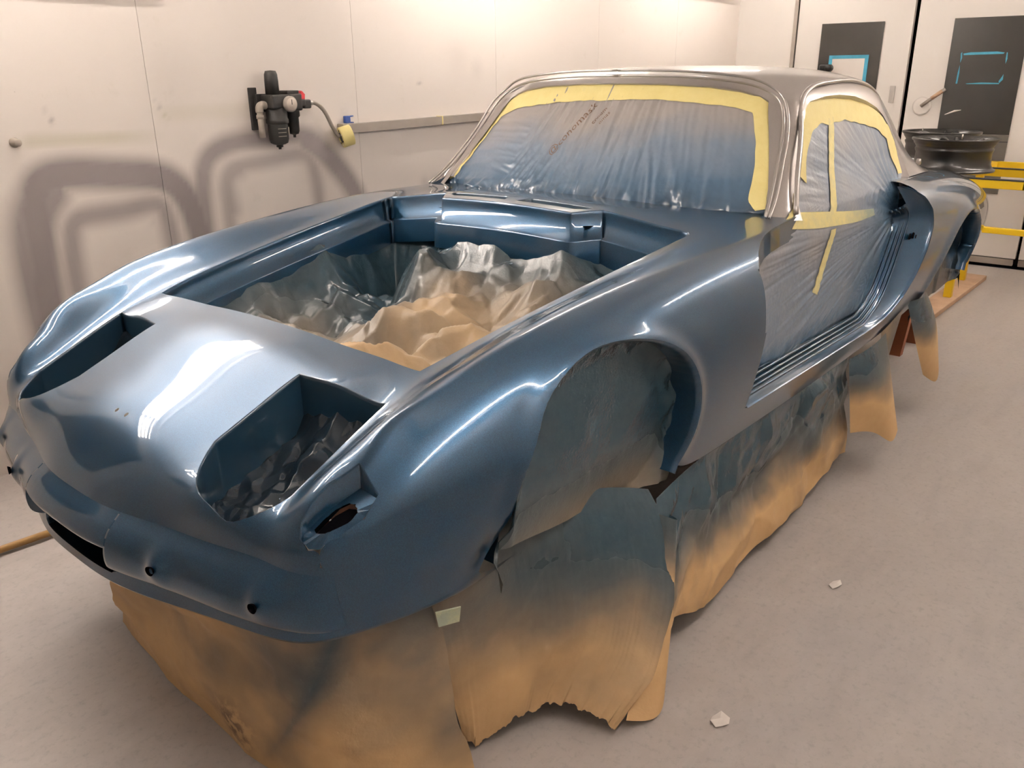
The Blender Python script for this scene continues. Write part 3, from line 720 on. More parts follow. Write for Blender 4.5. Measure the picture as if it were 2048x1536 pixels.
# ---------------------------------------------------------------- silver roof shell
RN = [
# base of screen
 [(1.872,0,.940),(1.875,.16,.940),(1.884,.32,.938),(1.906,.47,.935),(1.945,.60,.931),(1.968,.645,.930),(1.99,.676,.929),(2.02,.694,.927),(2.05,.702,.924),(2.09,.705,.920)],
# z~1.03
 [(1.962,0,1.056),(1.966,.16,1.054),(1.978,.32,1.049),(2.004,.455,1.040),(2.040,.565,1.030),(2.055,.600,1.030),(2.080,.634,1.034),(2.11,.650,1.02),(2.15,.675,.975),(2.20,.700,.930)],
# z~1.15
 [(2.058,0,1.170),(2.062,.16,1.168),(2.075,.32,1.162),(2.098,.435,1.153),(2.140,.532,1.146),(2.157,.566,1.148),(2.182,.600,1.153),(2.215,.617,1.13),(2.265,.655,1.04),(2.32,.700,.936)],
# z~1.23 upper corner
 [(2.135,0,1.250),(2.138,.16,1.248),(2.150,.32,1.241),(2.168,.425,1.230),(2.196,.508,1.218),(2.212,.540,1.222),(2.236,.572,1.229),(2.27,.592,1.20),(2.33,.642,1.08),(2.40,.700,.940)],
# header lip
 [(2.168,0,1.286),(2.171,.16,1.285),(2.181,.32,1.277),(2.196,.415,1.266),(2.222,.485,1.250),(2.244,.518,1.247),(2.275,.556,1.249),(2.315,.582,1.218),(2.39,.636,1.09),(2.48,.700,.944)],
# top of header roll
 [(2.195,0,1.309),(2.198,.16,1.308),(2.21,.32,1.300),(2.228,.41,1.290),(2.262,.478,1.277),(2.295,.515,1.272),(2.34,.555,1.266),(2.39,.584,1.23),(2.47,.634,1.10),(2.56,.700,.947)],
# 2.4
 [(2.33,0,1.331),(2.335,.16,1.330),(2.345,.32,1.323),(2.36,.41,1.314),(2.395,.475,1.304),(2.425,.514,1.297),(2.46,.552,1.283),(2.50,.582,1.245),(2.57,.632,1.11),(2.64,.700,.95)],
# 2.62
 [(2.60,0,1.339),(2.60,.16,1.338),(2.60,.32,1.331),(2.605,.41,1.323),(2.61,.472,1.313),(2.625,.510,1.305),(2.645,.547,1.289),(2.67,.578,1.25),(2.71,.630,1.115),(2.76,.700,.952)],
# 2.85
 [(2.85,0,1.335),(2.85,.16,1.333),(2.85,.32,1.326),(2.85,.41,1.317),(2.85,.465,1.306),(2.85,.502,1.297),(2.85,.538,1.28),(2.86,.570,1.24),(2.87,.626,1.11),(2.89,.698,.953)],
# 3.05
 [(3.08,0,1.314),(3.08,.16,1.312),(3.08,.32,1.304),(3.07,.41,1.293),(3.06,.460,1.281),(3.055,.495,1.268),(3.05,.528,1.248),(3.04,.562,1.205),(3.035,.622,1.09),(3.03,.695,.953)],
# 3.28
 [(3.33,0,1.262),(3.33,.16,1.259),(3.32,.32,1.248),(3.31,.40,1.235),(3.29,.447,1.218),(3.275,.482,1.20),(3.255,.515,1.175),(3.225,.550,1.130),(3.19,.612,1.045),(3.15,.69,.951)],
# 3.5
 [(3.55,0,1.185),(3.55,.16,1.181),(3.54,.32,1.166),(3.52,.39,1.148),(3.50,.435,1.128),(3.48,.470,1.106),(3.455,.505,1.08),(3.415,.545,1.04),(3.355,.605,.99),(3.28,.68,.947)],
# 3.7
 [(3.74,0,1.085),(3.735,.16,1.08),(3.72,.32,1.062),(3.695,.385,1.043),(3.67,.43,1.02),(3.645,.468,1.0),(3.615,.505,.98),(3.565,.548,.962),(3.49,.605,.948),(3.41,.668,.938)],
# base at the back
 [(3.90,0,.955),(3.895,.16,.952),(3.87,.32,.945),(3.845,.385,.938),(3.815,.43,.932),(3.785,.47,.928),(3.745,.51,.926),(3.685,.555,.925),(3.60,.605,.925),(3.52,.65,.925)],
]
RJ = [6,6,6,7,5,5,6,9,9]; RKS = [9,9,7,5,4,8,10,10,9,10,10,9,9]
R = loft(RN, RJ, RKS)
rk, rj = R.shape[:2]
BVR = BVHTree.FromPolygons([tuple(v) for v in R.reshape(-1, 3)], grid_faces(rk, rj))
SR = Soup(R.reshape(-1, 3), grid_faces(rk, rj))
# windscreen aperture in front view (y, z)
WSC = [(.02,1.287),(-.16,1.2855),(-.32,1.277),(-.415,1.264),(-.47,1.250),(-.505,1.232),(-.527,1.208),(-.545,1.170),(-.562,1.135),(-.582,1.08),(-.597,1.03),(-.611,.985),(-.620,.965),(-.626,.945),(-.628,.90),(.02,.90)]
SR.subtract((1,2), WSC, lambda c: c[0] < 2.235)
# side window aperture (x, z): everything down to the belt
WIN = [(2.118,1.030),(2.17,1.100),(2.225,1.165),(2.275,1.210),(2.33,1.232),(2.43,1.244),(2.55,1.246),(2.69,1.238),(2.81,1.219),(2.91,1.195),(2.975,1.165),(3.015,1.125),(3.035,1.075),(3.045,1.0),(3.04,.88),(2.03,.88),(2.075,.965)]
SR.subtract((0,2), WIN, lambda c: c[1] < -.55)
# rear screen aperture
RWS = [(.02,1.235),(-.30,1.225),(-.37,1.20),(-.395,1.16),(-.41,1.05),(-.40,.985),(.02,.985)]
SR.subtract((1,2), RWS, lambda c: c[0] > 3.2)
SR.weld()
n = len(SR.V); V = SR.V+[(x, -y, z) for x, y, z in SR.V]; F = SR.F+[tuple(i+n for i in f)[::-1] for f in SR.F]
SR2 = Soup(V, F); SR2.weld(3e-5)
roof = carpart('silver_roof', SR2.V, SR2.F, MT['silver'])
V, F = sweep_rim(WSC[:-3], [(.002,.0), (.005,.003), (.006,.010), (.016,.012), (.018,.022)], (1,2), 0, lambda y, z: sx(min(y, 0), z, BVR), poly=WSC)
carmir('screen_flange', V, F, MT['silver'], weld=True)
V, F = sweep_rim(WIN[:-1], [(.002,.003), (.006,.010), (.014,.020), (.016,.05)], (0,2), 1, lambda x, z: sy(x, z, BVR), poly=WIN)
carmir('window_flange', V, F, MT['silver'])
# drip rail and seal beads
def both(pts): return [np.array(pts, float), np.array(pts, float)*[1,-1,1]]
drip = crv([(2.03,-.690,.945),(2.10,-.655,1.045),(2.18,-.620,1.145),(2.245,-.585,1.215),(2.30,-.570,1.252),(2.38,-.566,1.277),(2.50,-.563,1.286),(2.66,-.557,1.289),(2.82,-.549,1.281),(2.97,-.540,1.258),(3.07,-.534,1.228),(3.14,-.536,1.185),(3.19,-.552,1.12),(3.23,-.59,1.03),(3.26,-.64,.965)], 6)
def ribbon(name, pts, prof, mat, parent, up=(0,0,1), n_side=None):
    """sweep a small open profile (out, up) along pts; out = side normal"""
    P = np.asarray(pts, float); T = np.gradient(P, axis=0); T /= np.linalg.norm(T, axis=1)[:, None]
    U = np.asarray(up, float); U = np.broadcast_to(U, P.shape); Nn = np.cross(T, U); Nn /= np.linalg.norm(Nn, axis=1)[:, None]; B = np.cross(Nn, T)
    V = []; m = len(prof)
    for i in range(len(P)):
        for a, b in prof: V.append(P[i]+Nn[i]*a+B[i]*b)
    F = []
    for i in range(len(P)-1):
        for j in range(m): F.append((i*m+j, i*m+(j+1) % m, (i+1)*m+(j+1) % m, (i+1)*m+j))
    F.append(tuple(range(m))[::-1]); F.append(tuple((len(P)-1)*m+j for j in range(m)))
    return carpart(name, V, F, mat, parent)
circ = lambda r, n=8, a=1.0: [(r*a*math.cos(2*math.pi*i/n), r*math.sin(2*math.pi*i/n)) for i in range(n)]
for pts in both(drip): ribbon('drip_rail', pts, circ(.0065, 8, 1.3), MT['silver'], car, up=(0,-.6,.8))
for off, rad in ((.010, .0045), (.026, .004)):
    bead = crv([(1.935-off*.2,-.640-off*.7,.940),(1.995,-.618-off,.985),(2.045,-.603-off,1.030),(2.095,-.587-off,1.082),(2.150,-.568-off,1.148),(2.200-.3*off,-.540-off*.9,1.213+off*.3),(2.212,-.512-off*.6,1.241+off*.6),(2.212-.3*off,-.46-off*.3,1.262+off),(2.195-.4*off,-.36,1.281+off),(2.178-.5*off,-.18,1.293+off),(2.172-.5*off,0,1.295+off)], 8)
    bead = bead+np.array([-.006,-.002,.004])
    for pts in both(bead): ribbon('screen_bead', pts, circ(rad, 8), MT['silver'], car, up=(-.6,0,.8))
# fixing bolt at the foot of the rear quarter pillar
lathe('pillar_bolt', [(0,-.006),(.012,-.006),(.013,0),(.013,.008),(0,.010)], MT['silver'], car, 14, 'y', (3.405-2.3, -.622, .972), cap=False)
# ---------------------------------------------------------------- returns, wells, bumper, jambs
cap = lambda v: v
BON_PATH = [(.765,0),(.755,-.482),(.760,-.490),(.80,-.4985),(.85,-.506),(1.05,-.525),(1.25,-.543),(1.45,-.560),(1.58,-.5705),(1.62,-.5735),(1.645,-.572),(1.657,-.562),(1.660,-.545),(1.653,-.30),(1.58,-.244),(1.58,0)]
BON_POLY = BON_PATH+[(1.2,.3)]
V, F = sweep_rim(BON_PATH, [(.0022,-.001), (.004,-.0035), (.0045,-.010), (.010,-.070), (.030,-.073), (.032,-.078), (.034,-.15)], (0,1), 2, sz, poly=BON_POLY)
carmir('bonnet_channel', V, F, weld=True, mat=MT['blue'])
V, F = sweep_rim(POD, [(.0015,-.0006), (.003,-.0025), (.0035,-.008), (.004,-.115)], (0,1), 2, sz, closed=True, poly=POD)
carmir('lamp_well', V, F, MT['blue_in'])
pts_o = np.array([(.499,-.667,sz(.500,.668)-.001),(.463,-.667,sz(.463,.668)-.001),(.437,-.648,sz(.437,.648)-.001),(.415,-.628,sz(.415,.628)-.001),(.503,-.620,sz(.503,.620)-.045),(.462,-.594,sz(.462,.594)-.042),(.42,-.584,sz(.42,.584)-.035)])
cf = np.linalg.lstsq(np.c_[pts_o[:,0], pts_o[:,1], np.ones(len(pts_o))], pts_o[:,2], rcond=None)[0]
pl = lambda x, y: cf[0]*x+cf[1]*y+cf[2]
V, F = sweep_rim(REC, [(.001,-.0006), (.002,-.002), (.003,-.004), (.004, lambda q, L: min(L-.005, pl(q[0], q[1])-.001))], (0,1), 2, sz, closed=True, poly=REC)
carmir('sidelamp_recess', V, F, MT['blue'])
V, F = sweep_rim(SLOT, [(.001,-.0006), (.002,-.003), (.003,-.03)], (0,1), 2, sz, closed=True, poly=SLOT)
carmir('heater_slot', V, F, MT['blue_in'])
for s in (-1, 1): carpart('slot_floor', [(1.60, s*.01, .93), (1.67, s*.01, .93), (1.67, s*.29, .925), (1.60, s*.29, .925)], [(0,1,2,3)], MT['black'])
for arch, nm, zmin in ((ARCH_F, 'arch_lip', .44), (ARCH_R, 'arch_lip', .50)):
    A = [tuple(p) for p in arch if p[1] > zmin]
    V, F = sweep_rim(A, [(.003,.0015), (.007,.006), (.009,.014), (.009,.05), (-.01,.13)], (0,2), 1, sy, poly=arch)
    carmir(nm, V, F, MT['blue'])
V, F = sweep_rim(MOUTH[1:6], [(.0015,.002), (.002,.006), (.0,.06)], (1,2), 0, sx, poly=MOUTH)
carmir('grille_return', V, F, mat=MT['blue_in'])
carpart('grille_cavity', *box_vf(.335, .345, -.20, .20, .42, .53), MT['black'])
# lower return of the skin, turned in along the bottom edge
bp_ = G[:, -1]; N0 = len(bp_); V = []
for q in bp_:
    s = 1.0 if q[0] > .9 else .6
    for dy, dz in ((0,0), (.004,-.006), (.03,-.016), (.09,-.02)): V.append((q[0], min(-.02, q[1]+dy*s), q[2]+dz*s))
F = [(i*4+j, i*4+j+1, (i+1)*4+j+1, (i+1)*4+j) for i in range(N0-1) for j in range(3) if not (poly_sd(np.array([[bp_[i][0], bp_[i][2]+.01]]), ARCH_F)[0] < .01 or poly_sd(np.array([[bp_[i+1][0], bp_[i+1][2]+.01]]), ARCH_F)[0] < .01 or poly_sd(np.array([[bp_[i][0], bp_[i][2]+.01]]), ARCH_R)[0] < .01)]
V = np.array(V)
carmir('sill_return', V, F, MT['blue'])
fp_ = G[0]; V = []
for q in fp_:
    for dx, dz in ((0,0), (.004,-.006), (.03,-.012), (.10,-.012)): V.append((q[0]+dx, q[1], q[2]+dz))
F = [(i*4+j, (i+1)*4+j, (i+1)*4+j+1, i*4+j+1) for i in range(len(fp_)-1) for j in range(3)]
V = np.array(V)
carmir('nose_return', V, F, MT['blue'], weld=True)
# bumper mouldings: plan curve offset from the nose, profile (out, z)
def nose_pt(y, z): return sx(y, z)
def bumper(y0, y1, prof, bumps=(), taper=None):
    ys = np.linspace(y0, y1, 90); V = []; m = len(prof)
    base = np.array([nose_pt(y, .535) for y in ys]); tx = np.gradient(base, ys)
    for y, x, g in zip(ys, base, tx):
        nx, ny = -1.0, -g*(-1) if False else g; L = math.hypot(1, g); nx, ny = -1/L, g/L
        tp = taper(abs(y)) if taper else 1.0
        bl = sum(math.exp(-((abs(y)-b)/.022)**2) for b in bumps)
        for a, z in prof:
            xb = nose_pt(y, z) or x
            zc = .505+(z-.505)*(tp if tp > .35 else .35)
            out = a*tp+.013*bl*math.exp(-((z-.510)/.028)**2)*(1 if a > .004 else 0)
            V.append((xb+nx*out, y+ny*out, z if tp > .98 else z))
    F = [(i*m+j, (i+1)*m+j, (i+1)*m+j+1, i*m+j+1) for i in range(len(ys)-1) for j in range(m-1)]
    F.append(tuple(range(m))); F.append(tuple((len(ys)-1)*m+j for j in range(m))[::-1])
    return V, F
PS = spline([(-.004,.572),(.002,.564),(.010,.556),(.021,.545),(.029,.530),(.033,.512),(.032,.488),(.024,.468),(.008,.457),(-.004,.454)], 3)
PC = spline([(-.004,.572),(.002,.564),(.010,.556),(.021,.545),(.029,.530),(.0325,.517),(.028,.508),(.012,.505),(-.004,.505)], 3)
tap = lambda y: 1.0 if y < .45 else max(0.0, 1-((y-.45)/.19)**1.6) if y < .64 else 0.0
for s in (-1, 1):
    V, F = bumper(-.166 if s < 0 else .166, s*.640, PS, (.298, .534), tap)
    carpart('bumper_moulding', V, F, MT['blue'])
    for y in (.300, .536):
        x = nose_pt(y, .512); g = (nose_pt(y+.01, .512)-nose_pt(y-.01, .512))/.02; L = math.hypot(1, g)
        ox = .049 if y < .4 else .043
        o = lathe('bolt_hole', [(0,.004),(.006,.004),(.0085,.0005),(.0095,-.002)], MT['black'], car, 14, 'x', (x-ox/L-2.3, s*(y+ox*g/L), .512), cap=False)
        o.rotation_euler = (0, 0, -s*math.atan(g))
V, F = bumper(-.17, .17, PC); carpart('bumper_moulding', V, F, MT['blue'])
# side-lamp plate with its ragged hole
RAG = [(.476,-.636),(.472,-.620),(.456,-.607),(.436,-.600),(.420,-.598),(.416,-.606),(.421,-.622),(.434,-.636),(.450,-.650),(.466,-.652)]
def ray_loop(poly, c, n=48):
    out = []
    for a in np.linspace(0, 2*math.pi, n, endpoint=False):
        dv = np.array([math.cos(a), math.sin(a)]); best = 0
        for k in range(len(poly)):
            p, q = np.array(poly[k]), np.array(poly[(k+1) % len(poly)]); M_ = np.array([dv, p-q]).T
            if abs(np.linalg.det(M_)) < 1e-12: continue
            t_, u_ = np.linalg.solve(M_, p-c)
            if t_ > 0 and -1e-9 <= u_ <= 1+1e-9: best = max(best, t_)
        out.append(c+dv*best)
    return out
RC = np.mean(RAG, axis=0); lo_, li_ = ray_loop(REC, RC), ray_loop(RAG, RC)
rg = [1+.06*mnoise.noise(Vector((q[0]*190, q[1]*190, 0))) for q in li_]
V = []
for o_, i_, g_ in zip(lo_, li_, rg):
    o2 = RC+(o_-RC)*.97; V += [(o2[0], o2[1], min(pl(*o2), sz(*o2)-.003))]; i2 = RC+(i_-RC)*g_; V += [(i2[0], i2[1], min(pl(*i2), sz(*i2)-.004))]
n = len(lo_); F = [(2*k, 2*((k+1) % n), 2*((k+1) % n)+1, 2*k+1) for k in range(n)]
carmir('sidelamp_plate', V, F, MT['blue'], smooth=False)
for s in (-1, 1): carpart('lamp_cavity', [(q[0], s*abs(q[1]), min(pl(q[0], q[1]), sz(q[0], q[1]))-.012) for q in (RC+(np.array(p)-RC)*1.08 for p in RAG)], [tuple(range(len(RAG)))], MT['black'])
# door jamb: outer flange, B-post face, inner return; sill with ribbed seal
JP0 = [(1.588,.88),(1.600,.82),(1.612,.72),(1.605,.62),(1.592,.522)]
V, F = sweep_rim(JP0, [(-.001,.002), (-.002,.006), (-.003,.012), (-.004,.07)], (0,2), 1, sy, poly=D_A+D_B1[2:])
carmir('wing_return', V, F, MT['blue'])
V, F = sweep_rim(DPLAN, [(-.001,-.002), (-.001,-.005), (-.001,-.012), (.004,-.06)], (0,1), 2, sz, poly=DPLAN+[(2.07,-.90),(1.588,-.90)])
carmir('scuttle_return', V, F, MT['blue'])
JP = [(1.592,.522),(1.62,.514),(2.20,.508),(2.55,.506),(2.64,.512),(2.72,.53),(2.79,.567),(2.85,.63),(2.91,.72),(2.94,.80),(2.935,.86),(2.905,.90),(2.87,.925),(2.83,.944)]
rear = lambda q: np.clip((q[0]-2.55)/.25, 0, 1)
frt = lambda q: np.clip((1.70-q[0])/.08, 0, 1)
JP = [tuple(q) for q in crv(JP[1:], 6)]
V, F = sweep_rim(JP, [(.002,.002), (.0035,.006), (.004,.016),
    (lambda q: .008+.052*rear(q), lambda q, L: -.762), (lambda q: .012+.058*rear(q), lambda q, L: -.752), (lambda q: .030+.062*rear(q), lambda q, L: -.715), (lambda q: .034+.07*rear(q), lambda q, L: -.60)], (0,2), 1, sy, poly=D_A+D_B1[2:], nsm=80, uni=True)
carmir('door_jamb', V, F, MT['blue'])
JR = JP
def jamb_line(inn, y, zadd=0):
    P2 = dens(JR, .02, uni=True); T = np.gradient(P2, axis=0); N = np.stack([-T[:,1], T[:,0]], -1); N /= np.linalg.norm(N, axis=1)[:, None]
    for _ in range(30): N[1:-1] = (N[:-2]+2*N[1:-1]+N[2:])/4
    return [(q[0]+n_[0]*(inn+.06*rear(q)), y, q[1]+n_[1]*(inn+.06*rear(q))) for q, n_ in zip(P2, N)]
for inn, y, r in ((.012,-.757,.0040), (.019,-.746,.0040), (.026,-.735,.0042), (.033,-.722,.0045)):
    for pts in both(jamb_line(inn, y)): ribbon('door_seal_rib', pts, circ(r, 6), MT['blue'], car, up=(0,1,0))
for (x, z) in ((2.886,.770),(2.868,.768),(2.903,.762)):
    lathe('striker_hole', [(0,-.004),(.010,-.004),(.0115,-.001)], MT['black'], car, 12, 'y', (x-2.3, -.772-.35*(x-2.868), z), cap=False)
# floor, bulkhead and inner tub, dark behind the masking
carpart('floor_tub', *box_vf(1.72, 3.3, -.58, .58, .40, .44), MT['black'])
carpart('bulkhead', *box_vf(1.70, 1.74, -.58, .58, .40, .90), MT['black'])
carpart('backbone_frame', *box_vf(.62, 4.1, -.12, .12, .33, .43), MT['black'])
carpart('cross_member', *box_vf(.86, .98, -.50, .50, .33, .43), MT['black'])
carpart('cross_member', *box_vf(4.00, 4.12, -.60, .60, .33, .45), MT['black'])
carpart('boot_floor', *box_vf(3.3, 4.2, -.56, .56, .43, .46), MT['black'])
# trestles that carry the shell
def trestle(x, lab, yw):
    T = empty('trestle', (x, 0, 0)); tag(T, lab, 'trestle')
    box('beam', -.05, .05, -yw, yw, .24, .33, MT['woodred'], T, .004)
    for y in (-yw+.06, yw-.06):
        for sx_ in (-.13, .13):
            V = [(sx_-.022, y-.04, 0), (sx_+.022, y-.04, 0), (sx_+.022, y+.04, 0), (sx_-.022, y+.04, 0), (sx_*.25-.022, y-.04, .24), (sx_*.25+.022, y-.04, .24), (sx_*.25+.022, y+.04, .24), (sx_*.25-.022, y+.04, .24)]
            obj('leg', V, [(0,3,2,1),(4,5,6,7),(0,1,5,4),(1,2,6,5),(2,3,7,6),(3,0,4,7)], MT['woodred'], T)
trestle(.92, 'low timber trestle hidden under the front of the car', .34); trestle(4.06, 'red-brown timber trestle under the tail of the car', .56)
# ---------------------------------------------------------------- masking: films, tapes, papers
def tri_wave(t): return np.abs(((t+.5) % 1.0)-.5)*2      # 0..1 triangle
def crumple(P, amp, fr, n=9, seed=1):
    r = np.random.default_rng(seed); out = np.zeros(len(P)); wx = np.array([mnoise.noise(Vector((p[0]*3+seed, p[1]*3, 1.3))) for p in P]); wy = np.array([mnoise.noise(Vector((p[0]*3, p[1]*3-seed, 7.7))) for p in P])
    for i in range(n):
        a = r.uniform(0, math.pi); f = fr*r.uniform(.5, 2.2); ph = r.uniform(0, 1)
        u = (P[:,0]*math.cos(a)+P[:,1]*math.sin(a))*f+ph+.35*wx+.35*wy*math.cos(i)
        g = tri_wave(u); m = np.clip(.5+1.4*np.array([mnoise.noise(Vector((p[0]*2.2+i*3.1, p[1]*2.2, seed))) for p in P]), 0, 1)
        out += (g-.5)*m/f
    return out*amp*fr
def facets(P, cell, seed):
    """piecewise-linear crumple: difference of two polyhedral envelopes, sharp creases between flat facets"""
    r = np.random.default_rng(seed); lo, hi = P.min(0)-2*cell, P.max(0)+2*cell; n = max(8, int(np.prod(hi-lo)/cell**2))
    out = 0
    for s_ in (1, -1):
        Q = lo+(hi-lo)*r.random((n, 2)); off = r.random(n)*cell**2*.5; m_ = np.full(len(P), 1e9)
        for q, o_ in zip(Q, off): m_ = np.minimum(m_, (P[:,0]-q[0])**2+(P[:,1]-q[1])**2+o_)
        out = out+s_*m_
    return out/cell
def wrinkle(P, ang, fr, stretch=6.0, seed=0.0):
    """ridged noise stretched along direction ang (array)"""
    c, s = np.cos(ang), np.sin(ang); u = P[:,0]*c+P[:,1]*s; v = -P[:,0]*s+P[:,1]*c
    out = np.empty(len(P))
    for i in range(len(P)):
        a = mnoise.noise(Vector((u[i]*fr/stretch+seed, v[i]*fr, seed*2.3)))
        b = mnoise.noise(Vector((u[i]*fr*.55+seed, v[i]*fr*2.7, 5.1+seed))) if stretch < 3 else mnoise.noise(Vector((u[i]*fr*2/stretch, v[i]*fr*2.6, 5.1+seed)))
        out[i] = (1-abs(a)*2)+.45*(1-abs(b)*2)
    return out
def surf_obj(name, P, nu, nv, mat, parent, paint=None, loc=(0,0,0), thick=None, keep=None):
    V = np.asarray(P, float)-np.asarray(loc); F = grid_faces(nv, nu)
    if keep is not None: F = [f for f in F if all(keep[i] for i in f)]
    o = obj(name, V, F, mat, parent, True)
    fattr(o, 'paint', paint if paint is not None else np.zeros(len(V)))
    if thick:
        m = o.modifiers.new('thickness', 'SOLIDIFY'); m.thickness = thick; m.offset = 0
    return o
# --- windscreen film
wz = [p[1] for p in WSC[1:14]][::-1]; wy = [-p[0] for p in WSC[1:14]][::-1]
zl, yl = np.array(WSC[5:13])[::-1,1], -np.array(WSC[5:13])[::-1,0]
ztop = lambda y: np.interp(np.abs(y), [0,.16,.32,.415,.47,.505,.53], [1.287,1.2855,1.277,1.264,1.250,1.232,1.21])
def yedge(z): return np.interp(z, [.93,.962]+list(zl[1:]), [.655,.640]+list(yl[1:]))
nu, nv = 220, 110
P = []; uv = []
for j in range(nv):
    t = j/(nv-1)
    for i in range(nu):
        s = -1+2*i/(nu-1)
        z = .938+(1.262-.938)*t; y = s*(yedge(min(z, 1.232))+.010 if z < 1.232 else .515)
        zz = .932+(ztop(y)+.010-.932)*t; y = s*(yedge(min(zz, 1.205))+.012)
        P.append((y, zz)); uv.append((s, t))
P = np.array(P); uv = np.array(uv)
X = np.array([sx(y, max(z, .945), BVR) or 2.2 for y, z in P])
ang = np.interp(P[:,0], [-.6,-.2,.05,.3,.6], [1.35,1.25,1.45,.75,.55])
w1 = wrinkle(P, ang, 26, 9, 3.1); edge = np.clip((1-np.abs(uv[:,0]))/.06, 0, 1)*np.clip((1-uv[:,1])/.08, 0, 1)*np.clip(uv[:,1]/.03, 0, 1)
fine = wrinkle(P, ang+.25, 70, 7, 9.7)
sag = .012*np.sin(np.pi*np.clip(uv[:,1], 0, 1))*(1-uv[:,0]**2)
d = (.0048*w1+.0014*fine)*(.35+.65*edge)-sag
lowc = np.clip((.99-P[:,1])/.05, 0, 1); d += lowc*.35*facets(P, .035, 4)
n_ = np.array([-.72, 0, .69])
W = np.stack([X+.017, P[:,0], P[:,1]], -1)+d[:, None]*n_
wf = empty('windscreen_film', (1.95, 0, .93)); tag(wf, 'wrinkled blue-dusted plastic film taped over the windscreen opening', 'masking film')
pt = np.clip(1.05-1.15*uv[:,1]**.8+.25*np.clip(np.abs(uv[:,0]-.0)-.75, 0, 1)-.25*np.exp(-((uv[:,0]-.1)/.35)**2)*np.clip(uv[:,1], 0, 1)-.12*np.clip((uv[:,0]+.2), 0, 1), 0, 1.1)
surf_obj('plastic_sheet', W, nu, nv, MT['film'], wf, pt, (1.95, 0, .93))
BVW = BVHTree.FromPolygons([tuple(v) for v in W], grid_faces(nv, nu))
def wx(y, z, lift=.003):
    h = BVW.ray_cast(Vector((-1, y, z)), Vector((1, 0, 0))); return (h[0].x if h[0] else (sx(y, z, BVR) or 2.2)+.015)-lift
def tape_on(name, inner, outer, fx, parent, loc, paint, n=3, mat='tape'):
    """strip between two 2-D paths of equal length, lifted by fx(y, z)"""
    A, B = np.array(inner, float), np.array(outer, float); V = []
    for i in range(len(A)):
        for q in range(n):
            p = A[i]+(B[i]-A[i])*q/(n-1); V.append(fx(p))
    V = np.array(V); o = surf_obj(name, V, n, len(A), MT[mat], parent, [paint(v) for v in V], loc); return o
fx_w = lambda p: (wx(p[0], p[1]), p[0], p[1])
lw = (1.95, 0, .93)
ys = np.linspace(-.505, .505, 70); jit = lambda a, k=0: .004*mnoise.noise(Vector((a*23, k, .5)))
tape_on('tape_strip', [(y, ztop(y)-.052-.012*np.clip(y/.5, -.3, 1)+jit(y)) for y in ys], [(y, ztop(y)+.006) for y in ys], fx_w, wf, lw, lambda v: .18+.2*(v[1] > .1)*abs(mnoise.noise(Vector((v[1]*20, v[2]*20, 0)))), 5)
zs = np.linspace(.962, 1.225, 40)
tape_on('tape_strip', [(-(yedge(z)-.050+jit(z, 3)), z-.012) for z in zs], [(-(yedge(z)+.006), z) for z in zs], fx_w, wf, lw, lambda v: .10, 5)
tape_on('tape_strip', [((yedge(z)-.022-.02*max(0, (z-1.05)/.2)+jit(z, 5)), z-.008) for z in zs], [((yedge(z)+.006), z) for z in zs], fx_w, wf, lw, lambda v: .12+.5*max(0, 1.02-v[2])*6, 5)
# printed lettering on the film, running up the sheet
def lettering(txt, y, z, size, ang, parent, loc):
    cu = bpy.data.curves.new('lettering', 'FONT'); cu.body = txt; cu.size = size; cu.resolution_u = 2
    ob = bpy.data.objects.new('lettering', cu); COL.objects.link(ob); bpy.context.view_layer.update()
    dg = bpy.context.evaluated_depsgraph_get(); me = bpy.data.meshes.new_from_object(ob.evaluated_get(dg)); bpy.data.objects.remove(ob)
    co = np.array([v.co[:] for v in me.vertices]); ca, sa = math.cos(ang), math.sin(ang)
    for v, c in zip(me.vertices, co):
        a = c[0]*ca-c[1]*sa; b = c[0]*sa+c[1]*ca; yy, zz = y-a, z+b
        v.co = (wx(yy, zz, .0016)-loc[0], yy-loc[1], zz-loc[2])
    return link('lettering', me, MT['ink'], parent)
lettering('@conomask', .150, 1.060, .036, 1.02, wf, lw); lettering('conom', .038, 1.160, .020, 1.02, wf, lw); lettering('omas', .010, 1.160, .020, 1.02, wf, lw)
# --- door and side-window film
nu, nv = 170, 210; P = []; uv = []
zrow = np.linspace(.528, 1.252, nv)
xl_ = lambda z: np.interp(z, [.52,.84,.90,.925,.955,1.03,1.10,1.165,1.21,1.25], [1.60,1.62,1.78,1.93,2.03,2.10,2.155,2.21,2.26,2.33])
xr_ = lambda z: np.interp(z, [.52,.535,.55,.605,.682,.769,.855,.905,.93,.95,.97,1.05,1.125,1.165,1.20,1.252], [2.56,2.63,2.72,2.79,2.85,2.87,2.885,2.915,2.945,2.98,3.01,3.045,3.02,2.985,2.91,2.70])
yy_ = lambda z: np.interp(z, [.52,.55,.70,.85,.93,1.03,1.10,1.20,1.252], [-.705,-.716,-.716,-.714,-.692,-.640,-.612,-.574,-.555])
for z in zrow:
    for i in range(nu):
        t = i/(nu-1); P.append((xl_(z)+(xr_(z)-xl_(z))*t, z)); uv.append((t, (z-.528)/.724))
P = np.array(P); uv = np.array(uv)
KX, KZ = 2.88, .845                                             # the wrinkles gather at the tucked corner
ang = np.arctan2(KZ-P[:,1], KX-P[:,0]); low = np.clip((.95-P[:,1])/.05, 0, 1)
w1 = wrinkle(P, ang*(.35+.65*low), 15, 9, 1.7); f1 = wrinkle(P, ang, 42, 9, 4.2)
rr = np.hypot(P[:,0]-KX, P[:,1]-KZ); gather = np.exp(-(rr/.16)**2)
sect = np.sin(np.arctan2(P[:,1]-KZ, P[:,0]-KX)*26)
